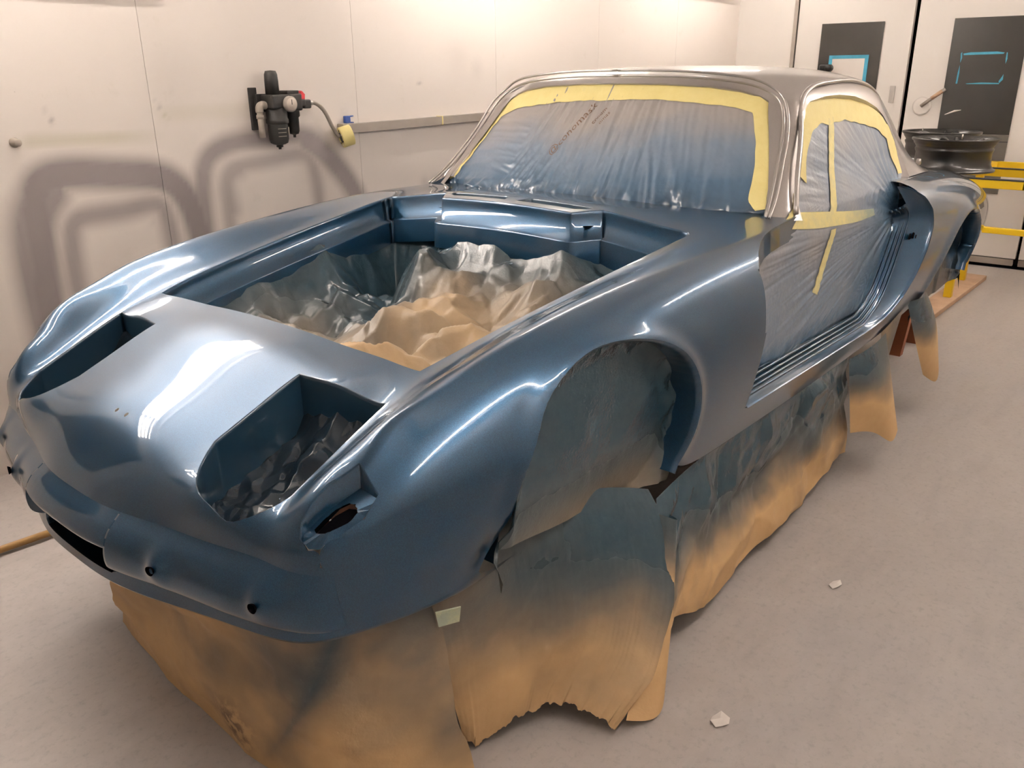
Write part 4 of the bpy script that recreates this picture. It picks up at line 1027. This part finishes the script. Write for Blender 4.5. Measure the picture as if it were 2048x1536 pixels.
d = .0022*w1*(.45+.55*low)+.0007*f1+.005*gather*sect-.018*np.exp(-((P[:,0]-2.2)/.5)**2)*np.exp(-((P[:,1]-.75)/.2)**2)
d += .006*np.clip((.60-P[:,1])/.05, 0, 1)*crumple(P, 1.0, 8, 6, 6)
D_ = np.stack([P[:,0], yy_(P[:,1])-d, P[:,1]], -1)
df = empty('door_opening_film', (2.2, -.7, .53)); tag(df, 'thin blue-dusted plastic film stretched across the near door opening and side window', 'masking film'); ld = (2.2, -.7, .53)
belt = np.exp(-((P[:,1]-.93)/.10)**2)
pt = np.clip(.26+.24*np.clip((.90-P[:,1])/.35, 0, 1)+.45*np.exp(-rr/.22)+.45*np.clip((.60-P[:,1])/.07, 0, 1)+.18*np.clip((P[:,0]-2.6)/.3, 0, 1)*low+.10*fbm(np.c_[P*2, np.zeros(len(P))], 2.0, 3, 2.0), 0, 1.15)
surf_obj('plastic_sheet', D_, nu, nv, MT['film'], df, pt, ld)
BVD = BVHTree.FromPolygons([tuple(v) for v in D_], grid_faces(nv, nu))
def dy(x, z, lift=.003):
    h = BVD.ray_cast(Vector((x, -2, z)), Vector((0, 1, 0))); return (h[0].y if h[0] else yy_(z))-lift
fx_d = lambda p: (p[0], dy(p[0], p[1]), p[1])
T_ = np.linspace(0, 1, 60)
wtop = crv([(2.135,1.045),(2.185,1.112),(2.235,1.172),(2.285,1.208),(2.34,1.228),(2.43,1.238),(2.55,1.240),(2.69,1.232),(2.81,1.213),(2.91,1.188),(2.97,1.160),(3.01,1.122)], 5)
def inset(path, w):
    T = np.gradient(path, axis=0); N = np.stack([T[:,1], -T[:,0]], -1); N /= np.linalg.norm(N, axis=1)[:, None]; return path+N*np.asarray(w)[:, None]
wv = .058+.018*np.sin(np.linspace(0, 3, len(wtop)))+np.array([.010*mnoise.noise(Vector((q[0]*14, 0, 0))) for q in wtop])
tape_on('tape_strip', inset(wtop, wv), wtop, fx_d, df, ld, lambda v: .08, 5)
zz = np.linspace(.968, 1.135, 30); tape_on('tape_strip', [(3.005-.045+.004*math.sin(z*40), z) for z in zz], [(min(3.035, xr_(z)-.004), z) for z in zz], fx_d, df, ld, lambda v: .06, 4)
zz = np.linspace(.935, 1.06, 24); tape_on('tape_strip', [(xl_(z)+.028+.02*(1.06-z), z-.004) for z in zz], [(xl_(z)+.006, z) for z in zz], fx_d, df, ld, lambda v: .12, 4)
for L_, R_ in (([(2.475,1.19),(2.42,1.10),(2.345,.99),(2.285,.915)], [(2.520,1.19),(2.465,1.10),(2.390,.99),(2.332,.91)]), ([(2.285,.865),(2.245,.79),(2.21,.72),(2.19,.69)], [(2.325,.865),(2.285,.78),(2.25,.71),(2.228,.675)])):
    A_, B_ = crv(L_, 12), crv(R_, 12); tape_on('tape_strip', A_, B_, fx_d, df, ld, lambda v: .40+.3*max(0, .75-v[2])*4, 4)
A_, B_ = crv([(1.985,.908),(2.06,.898),(2.20,.882),(2.36,.870),(2.51,.862),(2.66,.864)], 10), crv([(1.995,.950),(2.06,.944),(2.19,.930),(2.35,.912),(2.50,.897),(2.65,.886)], 10)
tape_on('tape_strip', A_, B_, fx_d, df, ld, lambda v: .42+.5*max(0, (v[0]-2.4)/.25), 4)
# --- far-side door film so that the cabin stays closed
V = [(x, .70, z) for z in np.linspace(.53, 1.24, 10) for x in (1.62, 2.9)]
ff = empty('far_door_film', (2.2, .7, .53)); tag(ff, 'plastic film closing the door opening on the wall side of the car', 'masking film')
Pf = np.array([((xl_(z)+(xr_(z)-xl_(z))*t), -yy_(z), z) for z in np.linspace(.53, 1.25, 40) for t in np.linspace(0, 1, 40)])
surf_obj('plastic_sheet', Pf, 40, 40, MT['film'], ff, np.full(len(Pf), .5), (2.2, .7, .53))
# rear screen film
Pr = np.array([(( (BVR.ray_cast(Vector((6, -abs(y)-1e-4, z)), Vector((-1,0,0)))[0] or Vector((3.6,0,0))).x-.012), y, z) for z in np.linspace(.98, 1.24, 14) for y in np.linspace(-.41, .41, 24)])
rf = empty('rear_screen_film', (3.6, 0, .98)); tag(rf, 'plastic film closing the rear screen opening behind the roof', 'masking film')
surf_obj('plastic_sheet', Pr, 24, 14, MT['film'], rf, np.full(len(Pr), .4), (3.6, 0, .98))
# --- engine bay paper
nu, nv = 200, 190; P = np.array([(x, y) for y in np.linspace(-.555, .555, nv) for x in np.linspace(.762, 1.66, nu)])
sd = poly_sd(np.c_[P[:,0], -np.abs(P[:,1])], [(.755,.3)]+BON_PATH[1:-1]+[(1.58,.3)])
half = np.interp(P[:,0], [.75,1.05,1.45,1.66], [.49,.525,.56,.57]); yn = P[:,1]/half
topz = np.interp(P[:,0], [.75,.85,1.05,1.25,1.45,1.66], [.785,.803,.841,.873,.903,.93])
edge = np.clip(-sd/.10, 0, 1)
z = topz-.085-.100*edge+.05*np.clip(1-(P[:,0]-.76)/.18, 0, 1)*edge
cr = .45*facets(P, .24, 11)+.95*facets(P, .12, 12)+.65*facets(P, .05, 13)
big = np.array([mnoise.fractal(Vector((p[0]*3.1, p[1]*3.1, 2.2)), 1, 2, 3) for p in P])
z = z+cr*(.35+.65*edge)*.46+.012*big*edge
z += .05*np.exp(-(((P[:,0]-1.50)/.14)**2+((P[:,1]-.02)/.30)**2))+.05*np.exp(-(((P[:,0]-1.22)/.10)**2+((P[:,1]+.10)/.16)**2))-.05*np.exp(-(((P[:,0]-1.20)/.09)**2+((P[:,1]-.24)/.10)**2))
z = np.minimum(z, topz-.045-.02*edge)
ink = P.copy(); dx = cr*.05
B = np.stack([P[:,0], P[:,1]*.985, z], -1)
dn = np.minimum(np.minimum((half-np.abs(P[:,1])), 1.66-P[:,0]), 9)
pt = np.clip(1.0*np.exp(-np.maximum(half-P[:,1], 0)/.19)+.95*np.exp(-np.maximum(1.64-P[:,0], 0)/.28)+.35*np.exp(-np.maximum(half+P[:,1], 0)/.05)*(P[:,0] > 1.15)+.45*np.exp(-(((P[:,0]-1.2)/.12)**2+((P[:,1]-.24)/.14)**2))+.22*big+.06, 0, 1.1)
eb = empty('engine_bay_paper', (1.2, 0, .70)); tag(eb, 'crumpled brown masking paper, dusted blue at its edges, filling the engine bay', 'masking paper')
surf_obj('paper_sheet', B, nu, nv, MT['paper_bay'], eb, pt, (1.2, 0, .70))
# --- lamp-well linings
for s, lab in ((-1, 'glossy blue-black plastic crumpled in the near headlamp well'), (1, 'glossy blue-black plastic crumpled in the far headlamp well')):
    nu, nv = 110, 90; P = np.array([(x, y) for y in np.linspace(-.515, -.272, nv) for x in np.linspace(.348, .668, nu)])
    top_ = np.interp(P[:,0], [.35,.45,.55,.65], [.655,.685,.715,.755])
    cz = .5*facets(P, .07, 21+s)+.5*facets(P, .028, 25+s)
    z = top_-.100+.55*cz+.05*np.clip((P[:,0]-.60)/.06, 0, 1)**1.5
    if s < 0: z += .03*np.exp(-(((P[:,0]-.60)/.05)**2+((P[:,1]+.36)/.06)**2))-.02*np.exp(-(((P[:,0]-.47)/.06)**2+((P[:,1]+.42)/.05)**2))
    hl = empty('headlamp_well_lining', (.5, s*.39, .58)); tag(hl, lab, 'masking film', 'headlamp well linings')
    surf_obj('plastic_sheet', np.stack([P[:,0], s*-P[:,1]*1.0 if s > 0 else P[:,1], z], -1), nu, nv, MT['film_dark'], hl, np.full(len(P), 1.1), (.5, s*.39, .58), keep=poly_sd(P, POD) < .006)
# --- wheel-arch covers
def arch_cover(arch, yc, depth, zlow, lab, loc, paintf, seed, mat='paper_bay'):
    ax = np.asarray(arch); xs = np.linspace(ax[:,0].min()-.004, ax[:,0].max()+.004, 90); V = []; pv = []
    up = ax[ax[:,1] > .42]; k = up[:,1].argmax(); 
    for j in range(70):
        t = j/69
        for i, x in enumerate(xs):
            zt = np.interp(x, [p[0] for p in ax if True][:0] or np.linspace(ax[:,0].min(), ax[:,0].max(), 5), [0]*5) if False else arch_top(ax, x)+.002
            zb = zlow(x); z = zb+(zt-zb)*t
            V.append((x, z)); pv.append(t)
    V = np.array(V); e = np.clip(-poly_sd(V, ax)/.05, 0, 1)
    V[:,0] = np.clip(V[:,0], ax[:,0].min()+.004, ax[:,0].max()-.006)
    cr = .10*facets(V, .20, seed)+.55*facets(V, .045, seed+1)*(1-e)**1.5
    y = yc+depth*e**.6+.010*(1-e)+cr*.6
    W = np.stack([V[:,0], y, V[:,1]], -1)
    a = empty('wheel_arch_cover', loc); tag(a, lab, 'masking paper')
    surf_obj('paper_sheet', W, 90, 70, MT[mat], a, paintf(V, e), loc)
def arch_top(ax, x):
    best = None
    for i in range(len(ax)-1):
        (x0, z0), (x1, z1) = ax[i], ax[i+1]
        if min(x0, x1) <= x <= max(x0, x1) and abs(x1-x0) > 1e-9:
            z = z0+(z1-z0)*(x-x0)/(x1-x0); best = z if best is None else max(best, z)
    return best if best is not None else .42
arch_cover(ARCH_F, -.757, .030, lambda x: np.interp(x, [.69,.80,1.0,1.2,1.33], [.505,.49,.455,.425,.415]), 'blue-dusted brown paper stretched across the front wheel arch', (1.03, -.73, .43), lambda V, e: np.clip(.90+.9*(V[:,1]-.58)/.25+.2*(1-e), .50, 1.15), 41)
arch_cover(ARCH_R, -.79, .03, lambda x: np.interp(x, [3.02,3.69], [.45,.47]), 'crumpled blue-black covering inside the rear wheel arch', (3.36, -.78, .45), lambda V, e: np.full(len(V), 1.1), 43, 'film_dark')
# --- hanging sheets
def sheet(name, lab, top, bot, nu, nv, paintf, bulge=None, cr=(.0, 3), seed=3, ragged=0.0, left=None, right=None, mat='paper', fold=0.0):
    T, Bt = dens(crv(top, 8), .01), dens(crv(bot, 8), .01)
    rs = lambda A, n: np.stack([np.interp(np.linspace(0, 1, n), np.linspace(0, 1, len(A)), A[:, c]) for c in range(3)], -1)
    T, Bt = rs(T, nu), rs(Bt, nu); V = []; UV = []
    for j in range(nv):
        t = j/(nv-1)
        for i in range(nu):
            p = Bt[i]+(T[i]-Bt[i])*t; V.append(p); UV.append((i/(nu-1), t))
    V = np.array(V); UV = np.array(UV)
    if left is not None: V += left(UV)
    if bulge is not None: V += bulge(UV)
    if cr[0] > 0:
        P2 = np.c_[UV[:,0]*np.linalg.norm(T[-1]-T[0]), UV[:,1]*np.linalg.norm(T[0]-Bt[0])]
        n_ = np.cross(T[-1]-T[0], Bt[nu//2]-T[nu//2]); n_ /= np.linalg.norm(n_); V += ((facets(P2, cr[1], seed)+.6*facets(P2, cr[1]*.4, seed+1))*cr[0]*np.clip((1-UV[:,1])/.10, 0, 1))[:, None]*n_
    if ragged:
        rg = np.array([mnoise.fractal(Vector((u*14+seed, 0, 0)), 1, 2, 4) for u in UV[:,0]])*ragged; V[:,2] += rg*np.clip(1-UV[:,1]/.15, 0, 1)
    V[:,2] = np.maximum(V[:,2], .0015)
    loc = tuple(V[np.argmin(V[:,2])]*[1,1,0]+[0,0,float(V[:,2].min())])
    s = empty(name, loc); tag(s, lab, 'masking paper', 'brown paper skirts hanging round the car')
    return surf_obj('paper_sheet', V, nu, nv, MT[mat], s, paintf(V, UV), loc)
fb = lambda V, k=2.6, sd=0: np.array([mnoise.fractal(Vector((v[0]*k+sd, v[1]*k, v[2]*k)), 1, 2, 4) for v in V])
sk1 = sheet('paper_skirt', 'brown paper skirt with dark brown stains hanging from the nose to the floor',
  [(.345,.02,.425),(.350,-.15,.425),(.368,-.30,.428),(.388,-.42,.43),(.402,-.50,.435),(.425,-.57,.437),(.47,-.615,.44),(.54,-.655,.443),(.60,-.672,.447)],
  [(.412,.285,.030),(.415,.08,.012),(.408,-.16,.004),(.405,-.33,.002),(.415,-.47,.002),(.45,-.575,.002),(.52,-.635,.002),(.60,-.675,.002),(.665,-.70,.002)],
  150, 70, lambda V, UV: np.clip(.14+.55*np.clip((UV[:,0]-.25)/.5, 0, 1)*np.clip(UV[:,1], 0, 1)**1.1+.5*np.exp(-np.abs(UV[:,0]-.62-.25*(UV[:,1]-.5))/.035)*UV[:,1]**.5+.25*fb(V, 4, 3), 0, .9), cr=(.11, .19), seed=13)
sk2 = sheet('paper_skirt', 'broad brown paper skirt with a torn lower edge below the front wheel arch',
  [(.585,-.672,.460),(.68,-.680,.520),(.80,-.68,.530),(.95,-.69,.505),(1.10,-.705,.470),(1.235,-.73,.420)],
  [(.690,-.638,.035),(.725,-.665,.020),(.79,-.695,.050),(.85,-.722,.058),(.895,-.765,.055),(.915,-.82,.040),(.928,-.862,.028)],
  130, 70, lambda V, UV: np.clip(.12+1.0*np.clip((UV[:,1]-.25)/.45, 0, 1)*(.40+.60*UV[:,0])+.35*np.clip(UV[:,0]-.5, 0, 1)*UV[:,1]+.15*fb(V, 4, 5), 0, 1.0),
  bulge=lambda UV: np.c_[.10*UV[:,0]*np.sin(np.pi*UV[:,1])*.9, -.045*np.sin(np.pi*UV[:,1])*UV[:,0], 0*UV[:,0]], cr=(.08, .20), seed=17, ragged=.018)
sheet('paper_skirt', 'long brown paper skirt hanging along the sill below the door opening',
  [(1.24,-.750,.400),(1.40,-.757,.432),(1.70,-.758,.430),(2.05,-.758,.428),(2.43,-.760,.432)],
  [(1.075,-.868,.045),(1.16,-.855,.050),(1.225,-.835,.105),(1.33,-.822,.072),(1.42,-.812,.050),(1.80,-.800,.055),(2.15,-.785,.060),(2.44,-.770,.075),(2.545,-.752,.055)],
  190, 60, lambda V, UV: np.clip(.08+1.05*np.clip((UV[:,1]-.22)/.7, 0, 1)**.8+.28*fb(V, 5, 7)+.15*np.exp(-UV[:,0]/.05), 0, 1.05), cr=(.14, .14), seed=23)
sheet('paper_flap', 'narrow curled brown paper flap hanging beside the torn skirt behind the front wheel',
  [(1.222,-.757,.375),(1.24,-.770,.365),(1.26,-.772,.36)],
  [(.955,-.870,.030),(1.035,-.893,.010),(1.105,-.872,.055)], 34, 60, lambda V, UV: np.clip(-.05+.9*np.clip((UV[:,1]-.55)/.4, 0, 1)+.5*np.exp(-np.abs(UV[:,0]-.85)/.12)*UV[:,1], 0, 1),
  bulge=lambda UV: np.c_[.03*np.sin(np.pi*UV[:,1])*(1-UV[:,0]), -.035*np.sin(np.pi*UV[:,0])*(.3+.7*UV[:,1]), 0*UV[:,0]], seed=29)
sheet('paper_flap', 'curled brown paper flap hanging below the rear of the sill',
  [(2.40,-.772,.435),(2.55,-.778,.44),(2.72,-.785,.452)],
  [(2.43,-.800,.170),(2.52,-.845,.155),(2.60,-.882,.105),(2.68,-.885,.120)], 40, 50, lambda V, UV: np.clip(.0+1.15*np.clip((UV[:,1]-.35)/.55, 0, 1)*(1-.3*UV[:,0])+.2*fb(V, 5, 2), 0, 1),
  bulge=lambda UV: np.c_[0*UV[:,0], -.03*np.sin(np.pi*UV[:,0])*np.sin(np.pi*UV[:,1]*.8+.3), 0*UV[:,0]], seed=31)
sheet('paper_flap', 'small blue-grey paper flap tucked under the rear corner of the sill',
  [(2.70,-.775,.455),(2.78,-.782,.478),(2.88,-.788,.508)], [(2.80,-.760,.29),(2.85,-.762,.285),(2.90,-.764,.36)], 26, 30, lambda V, UV: np.clip(.55+.2*fb(V, 6, 1), 0, 1), seed=33)
sheet('paper_flap', 'pointed brown paper flap hanging in front of the rear wheel',
  [(2.93,-.785,.520),(3.03,-.795,.525),(3.10,-.800,.53)], [(3.18,-.822,.175),(3.275,-.835,.130),(3.33,-.832,.215)], 36, 56, lambda V, UV: np.clip(-.05+1.2*np.clip((UV[:,1]-.3)/.6, 0, 1)+.15*fb(V, 6, 4), 0, 1),
  bulge=lambda UV: np.c_[.06*np.sin(np.pi*UV[:,1])*(UV[:,0]-.1), -.02*np.sin(np.pi*UV[:,0]), 0*UV[:,0]], seed=37)

W_ = np.array([v.co[:] for v in sk1.data.vertices])+np.array(sk1.parent.location)
fattr(sk1, 'dirt', np.clip(1.3*np.exp(-(((W_[:,1]+.285)/.045)**2+((W_[:,2]-.075)/.055)**2)), 0, 1))
l2 = np.array(sk2.parent.location); q_ = np.array([(.575,-.705,.437),(.625,-.718,.428),(.622,-.716,.398),(.580,-.706,.405)])-l2
tp = obj('tape_strip', list(q_)+list(q_+[.002,.003,0]), [(0,1,2,3),(7,6,5,4),(0,4,5,1),(1,5,6,2),(2,6,7,3),(3,7,4,0)], MT['tape'], sk2.parent); fattr(tp, 'paint', np.full(8, .85))
# ---------------------------------------------------------------- things on the wall
def onwall(name, a, z, off=0.0):
    e = empty(name); e.matrix_world = RROOT @ Matrix.Translation((a, -off, z)); return e
# local frame of wall things: x along the wall (to the right), -y out of the wall, z up
ar = onwall('air_regulator', -4.47, 1.20); tag(ar, 'dusty black compressed-air filter regulator with a gauge on the left wall', 'air regulator')
bp2 = box('mounting_bracket', -.108, -.072, -.012, .0, -.09, .075, MT['blackplast'], ar, .002)
box('backplate', -.09, .11, -.03, 0, -.02, .05, MT['blackplast'], ar, .004)
def lz(name, prof, x, y, par, mat, n=22): return lathe(name, prof, MT[mat], par, n, 'z', (x, y, 0), cap=False)
box('filter_head', -.068, .022, -.105, -.02, -.010, .048, MT['blackplast'], ar, .008, 3)
box('regulator_head', .022, .088, -.10, -.025, -.018, .050, MT['blackplast'], ar, .008, 3)
box('head_cap', .020, .080, -.09, -.035, .048, .062, MT['blackplast'], ar, .003)
lz('top_tower', [(0,.048),(.028,.048),(.0275,.10),(.026,.125),(.021,.138),(0,.140)], -.032, -.062, ar, 'blackplast')
lz('collar', [(.040,.0),(.043,-.004),(.043,-.045),(.046,-.050),(.046,-.064),(.041,-.068)], -.022, -.062, ar, 'blackplast')
fbw = lz('filter_bowl', [(.041,-.066),(.0405,-.128),(.036,-.143),(.024,-.149),(.014,-.151),(.014,-.160),(.006,-.162),(.006,-.169),(0,-.169)], -.022, -.062, ar, 'blackplast', 26)
for q in range(3): box('bowl_marking', -.052+.0, -.012, -.1035, -.102, -.084-.015*q-.0025, -.084-.015*q, MT['greyplast'], ar)
box('bowl_marking', .0, .0045, -.1015, -.099, -.112, -.080, MT['greyplast'], ar)
lz('regulator_bowl', [(.030,-.015),(.030,-.040),(.024,-.046),(.0235,-.10),(.018,-.112),(.008,-.114),(.006,-.118),(.006,-.126),(0,-.127)], .058, -.062, ar, 'blackplast')
gg = lathe('pressure_gauge', [(0,-.018),(.028,-.018),(.031,-.014),(.031,.0),(.0,.0)], MT['greyplast'], ar, 26, 'y', (.012,-.106,.010), cap=False)
lathe('gauge_face', [(0,-.001),(.025,-.001),(.025,.002)], MT['gauge'], gg, 26, 'y', (0,-.0185,0), cap=False)
box('needle', -.001, .001, -.0215, -.0195, -.002, .018, MT['rubber'], gg)
box('outlet_valve', .086, .118, -.082, -.042, -.002, .026, MT['blackplast'], ar, .005)
box('outlet_valve', .112, .150, -.078, -.046, -.012, .024, MT['blackplast'], ar, .006)
V = [(.098,-.070,.026),(.122,-.070,.020),(.125,-.070,.045),(.112,-.070,.058),(.104,-.070,.060)]; V += [(x, y+.018, z) for x, y, z in V]
obj('red_lever', V, [(0,1,2,3,4),(9,8,7,6,5)]+[(i, i+5, (i+1)%5+5, (i+1)%5) for i in range(5)], MT['red'], ar)
tube('inlet_elbow', crv([(-.066,-.055,.005),(-.085,-.055,.008),(-.096,-.055,.0),(-.098,-.055,-.02)], 5), .016, MT['greyplast'], ar, 12)
tube('inlet_pipe', [(-.098,-.055,-.02),(-.096,-.055,-.118)], .0125, MT['greyplast'], ar, 12); lz('pipe_nut', [(.0,-.03),(.017,-.03),(.017,-.045),(0,-.045)], -.098, -.055, ar, 'greyplast', 6)
hs = onwall('air_hose', -4.32, 1.205); tag(hs, 'short grey air hose curving from the regulator down to the tape roll', 'hose')
tube('hose', crv([(.0,-.062,.005),(.03,-.062,.003),(.07,-.06,-.022),(.10,-.055,-.06),(.125,-.05,-.10),(.15,-.045,-.13),(.165,-.045,-.145)], 6), .0085, MT['greyplast'], hs, 10)
tube('ferrule', [(-.004,-.062,.005),(.014,-.062,.005)], .0105, MT['steel'], hs, 10)
pr = onwall('wall_pipe', -4.10, 1.09); tag(pr, 'long grey square air pipe fixed along the left wall towards the back', 'pipe')
V, F = box_vf(0, 4.05, -.040, -.004, -.018, .020)
V = [(x, y, z+x*.014) for x, y, z in V]; obj('pipe', V, F, MT['galv'], pr)
box('end_fitting', -.03, .03, -.045, -.002, -.022, .024, MT['greyplast'], pr, .004)
for x in (.62, 1.9, 3.2): box('strap', x, x+.008, -.0415, -.001, -.020+x*.014, .0225+x*.014, MT['tape'], pr)
rl = onwall('tape_roll', -4.125, 1.062, .055); tag(rl, 'roll of pale yellow masking tape hung on the end of the wall pipe', 'tape roll')
ax = Vector((.86, -.42, .25)).normalized(); q = ax.to_track_quat('Z', 'Y').to_matrix().to_4x4()
tr = lathe('tape_body', [(.026,-.026),(.044,-.026),(.045,-.024),(.045,.024),(.044,.026),(.026,.026),(.026,-.026)], MT['tape'], rl, 30, 'z', cap=False); tr.matrix_local = q
fattr(tr, 'paint', np.zeros(len(tr.data.vertices)))
cr_ = lathe('tape_core', [(.0,-.022),(.026,-.0245),(.026,.0245),(0,.022)], MT['blackplast'], rl, 20, 'z', cap=False); cr_.matrix_local = q
for k in range(7):
    an = k*.9; o = lathe('paint_drip', [(0,-.003),(.004,-.002),(.004,.002),(0,.003)], MT['sheet' if k % 2 else 'blackplast'], rl, 8, 'z', cap=False)
    o.matrix_local = q @ Matrix.Translation((.032*math.cos(an), .032*math.sin(an), -.026))
cl = onwall('wall_clip', -4.075, 1.130); tag(cl, 'small blue plastic clip on the wall above the tape roll', 'clip')
box('clip_base', -.014, .014, -.020, .0, -.016, .016, MT['blueclip'], cl, .003)
for z in (-.013, .013): tube('clip_arm', [(.012,-.014,z),(.034,-.014,z*1.1)], .003, MT['blueclip'], cl, 8)
kb = onwall('pipe_stub', -5.498, 1.12); tag(kb, 'small round cream pipe stub at the far left of the wall', 'knob')
lathe('stub', [(0,-.035),(.009,-.035),(.012,-.032),(.012,-.01),(.016,-.008),(.016,0),(0,0)], MT['greyplast'], kb, 18, 'y', cap=False)
# ---------------------------------------------------------------- floor things
st = empty('wooden_stick', (.376, .945, .016)); tag(st, 'thin varnished wooden stick lying on the floor by the nose', 'stick')
tube('shaft', [(-.9, .065, 0), (.60, -.06, 0)], .011, MT['stick'], st, 10)
def scrap(name, x, y, pts, lab, mat, h):
    n = len(pts); V = [(px, py, .002+h*abs(mnoise.noise(Vector((px*60, py*60, 1))))*1.6+h*(i % 2)) for i, (px, py) in enumerate(pts)]+[(sum(p[0] for p in pts)/n, sum(p[1] for p in pts)/n, .003+h*1.4)]
    o = obj(name, V, [(i, (i+1) % n, n) for i in range(n)], MT[mat]); o.location = (x, y, 0)
    m = o.modifiers.new('thickness', 'SOLIDIFY'); m.thickness = .0012; m.offset = 1; tag(o, lab, 'paper scrap')
scrap('paper_scrap', 1.108, -1.012, [(-.022,.0),(-.015,.016),(.004,.020),(.024,.010),(.022,-.012),(.0,-.020),(-.012,-.010)], 'crumpled cream paper scrap on the floor near the torn skirt', 'sheet', .006)
scrap('paper_scrap', 1.777, -1.019, [(-.026,.004),(-.016,.018),(.010,.016),(.026,.002),(.012,-.008),(-.010,-.006)], 'flat pale paper scrap on the floor beside the sill skirt', 'sheet', .003)
# ---------------------------------------------------------------- wheel rack
rk_ = empty('wheel_rack', (5.38, -.55, 0)); tag(rk_, 'yellow steel rack with timber feet carrying bare wheels behind the car', 'rack')
L0 = np.array([5.38, -.55, 0])
def rb(name, x0, x1, y0, y1, z0, z1, mat='yellow', bev=.003): return box(name, x0-L0[0], x1-L0[0], y0-L0[1], y1-L0[1], z0, z1, MT[mat], rk_, bev)
ZR = .742
for x in (5.05, 5.68): rb('top_rail', x-.02, x+.02, -1.45, .02, ZR-.045, ZR)
for x in (5.05, 5.68): rb('rail_strip', x-.021, x+.021, -1.45, .02, ZR, ZR+.006, 'rubber', 0)
for y in (-.02, -.75, -1.42): rb('cross_bar', 5.03, 5.70, y-.018, y+.018, ZR-.045, ZR-.002)
rb('lower_rail', 5.03, 5.066, -1.45, -.40, .452, .484)
for (x, y) in ((5.165, -.433), (5.69, -.383), (5.165, -1.33), (5.69, -1.33)):
    rb('post', x-.02, x+.02, y-.022, y+.022, .03, ZR-.045)
for y in (-.41, -1.33): rb('foot_plank', 4.60, 5.92, y-.075, y+.055, 0, .03, 'wood', .003)
# bare alloy wheels
def wheel_meshes():
    prof = [(.200,.0),(.232,.0),(.236,.004),(.236,.012),(.222,.018),(.214,.030),(.208,.045),(.206,.105),(.212,.118),(.214,.128),(.208,.136),(.216,.150),(.224,.160),(.226,.168),(.236,.176),(.2375,.184),(.236,.188),(.229,.189),(.222,.184),(.212,.168),(.205,.150),(.198,.12),(.198,.02),(.200,.0)]
    V, F = lathe_vf(prof, 56, 'z', False); rim_ = mesh('rim_barrel', V, F)
    hv, hf = lathe_vf([(0,.135),(.030,.135),(.030,.150),(.034,.158),(.062,.160),(.066,.152),(.066,.135),(.062,.12),(0,.12)], 30, 'z', False); hub = mesh('hub', hv, hf)
    sp = crv([(.055,0,.150),(.10,.004,.160),(.15,.010,.172),(.19,.018,.172),(.212,.024,.160)], 4)
    V = []; 
    for i, p in enumerate(sp):
        w_ = np.interp(p[0], [.05,.12,.21], [.013,.010,.014]); h = .010
        V += [(p[0], p[1]-w_, p[2]-h), (p[0], p[1]+w_, p[2]-h), (p[0], p[1]+w_*.5, p[2]+h*.6), (p[0], p[1]-w_*.5, p[2]+h*.6)]
    F = [(i*4+j, i*4+(j+1)%4, i*4+4+(j+1)%4, i*4+4+j) for i in range(len(sp)-1) for j in range(4)]+[(3,2,1,0)]
    return rim_, hub, mesh('spoke', V, F)
WM = wheel_meshes()
def wheel(x, y, z, rz, lab):
    w_ = empty('alloy_wheel', (x, y, z), rz); tag(w_, lab, 'wheel', 'bare black wheels lying on the rack')
    link('rim_barrel', WM[0], MT['rim'], w_, True); link('hub', WM[1], MT['rim'], w_, True)
    for k in range(5):
        for d_ in (-.19, .19):
            s = link('spoke', WM[2], MT['rim'], w_, True); s.rotation_euler = (0, 0, k*2*math.pi/5+d_)
    o = lathe('valve_stem', [(0,0),(.004,0),(.004,.03),(0,.03)], MT['steel'], w_, 8, 'z', (.20,-.05,.165), cap=False)
wheel(5.365, -.283, ZR+.007, .3, 'black alloy wheel nearest the car, lying flat on the yellow rack'); wheel(5.87, -.075, ZR+.012, 1.1, 'black alloy wheel behind, partly hidden by the nearer wheel on the rack')
rb('shelf_bar', 5.70, 6.08, -.40, -.36, ZR-.035, ZR+.010); rb('shelf_bar', 5.70, 6.08, .04, .08, ZR-.035, ZR+.010); rb('top_rail', 6.04, 6.08, -1.45, .08, ZR-.035, ZR+.010); rb('cross_bar', 5.66, 5.72, .0, .08, ZR-.045, ZR-.002)
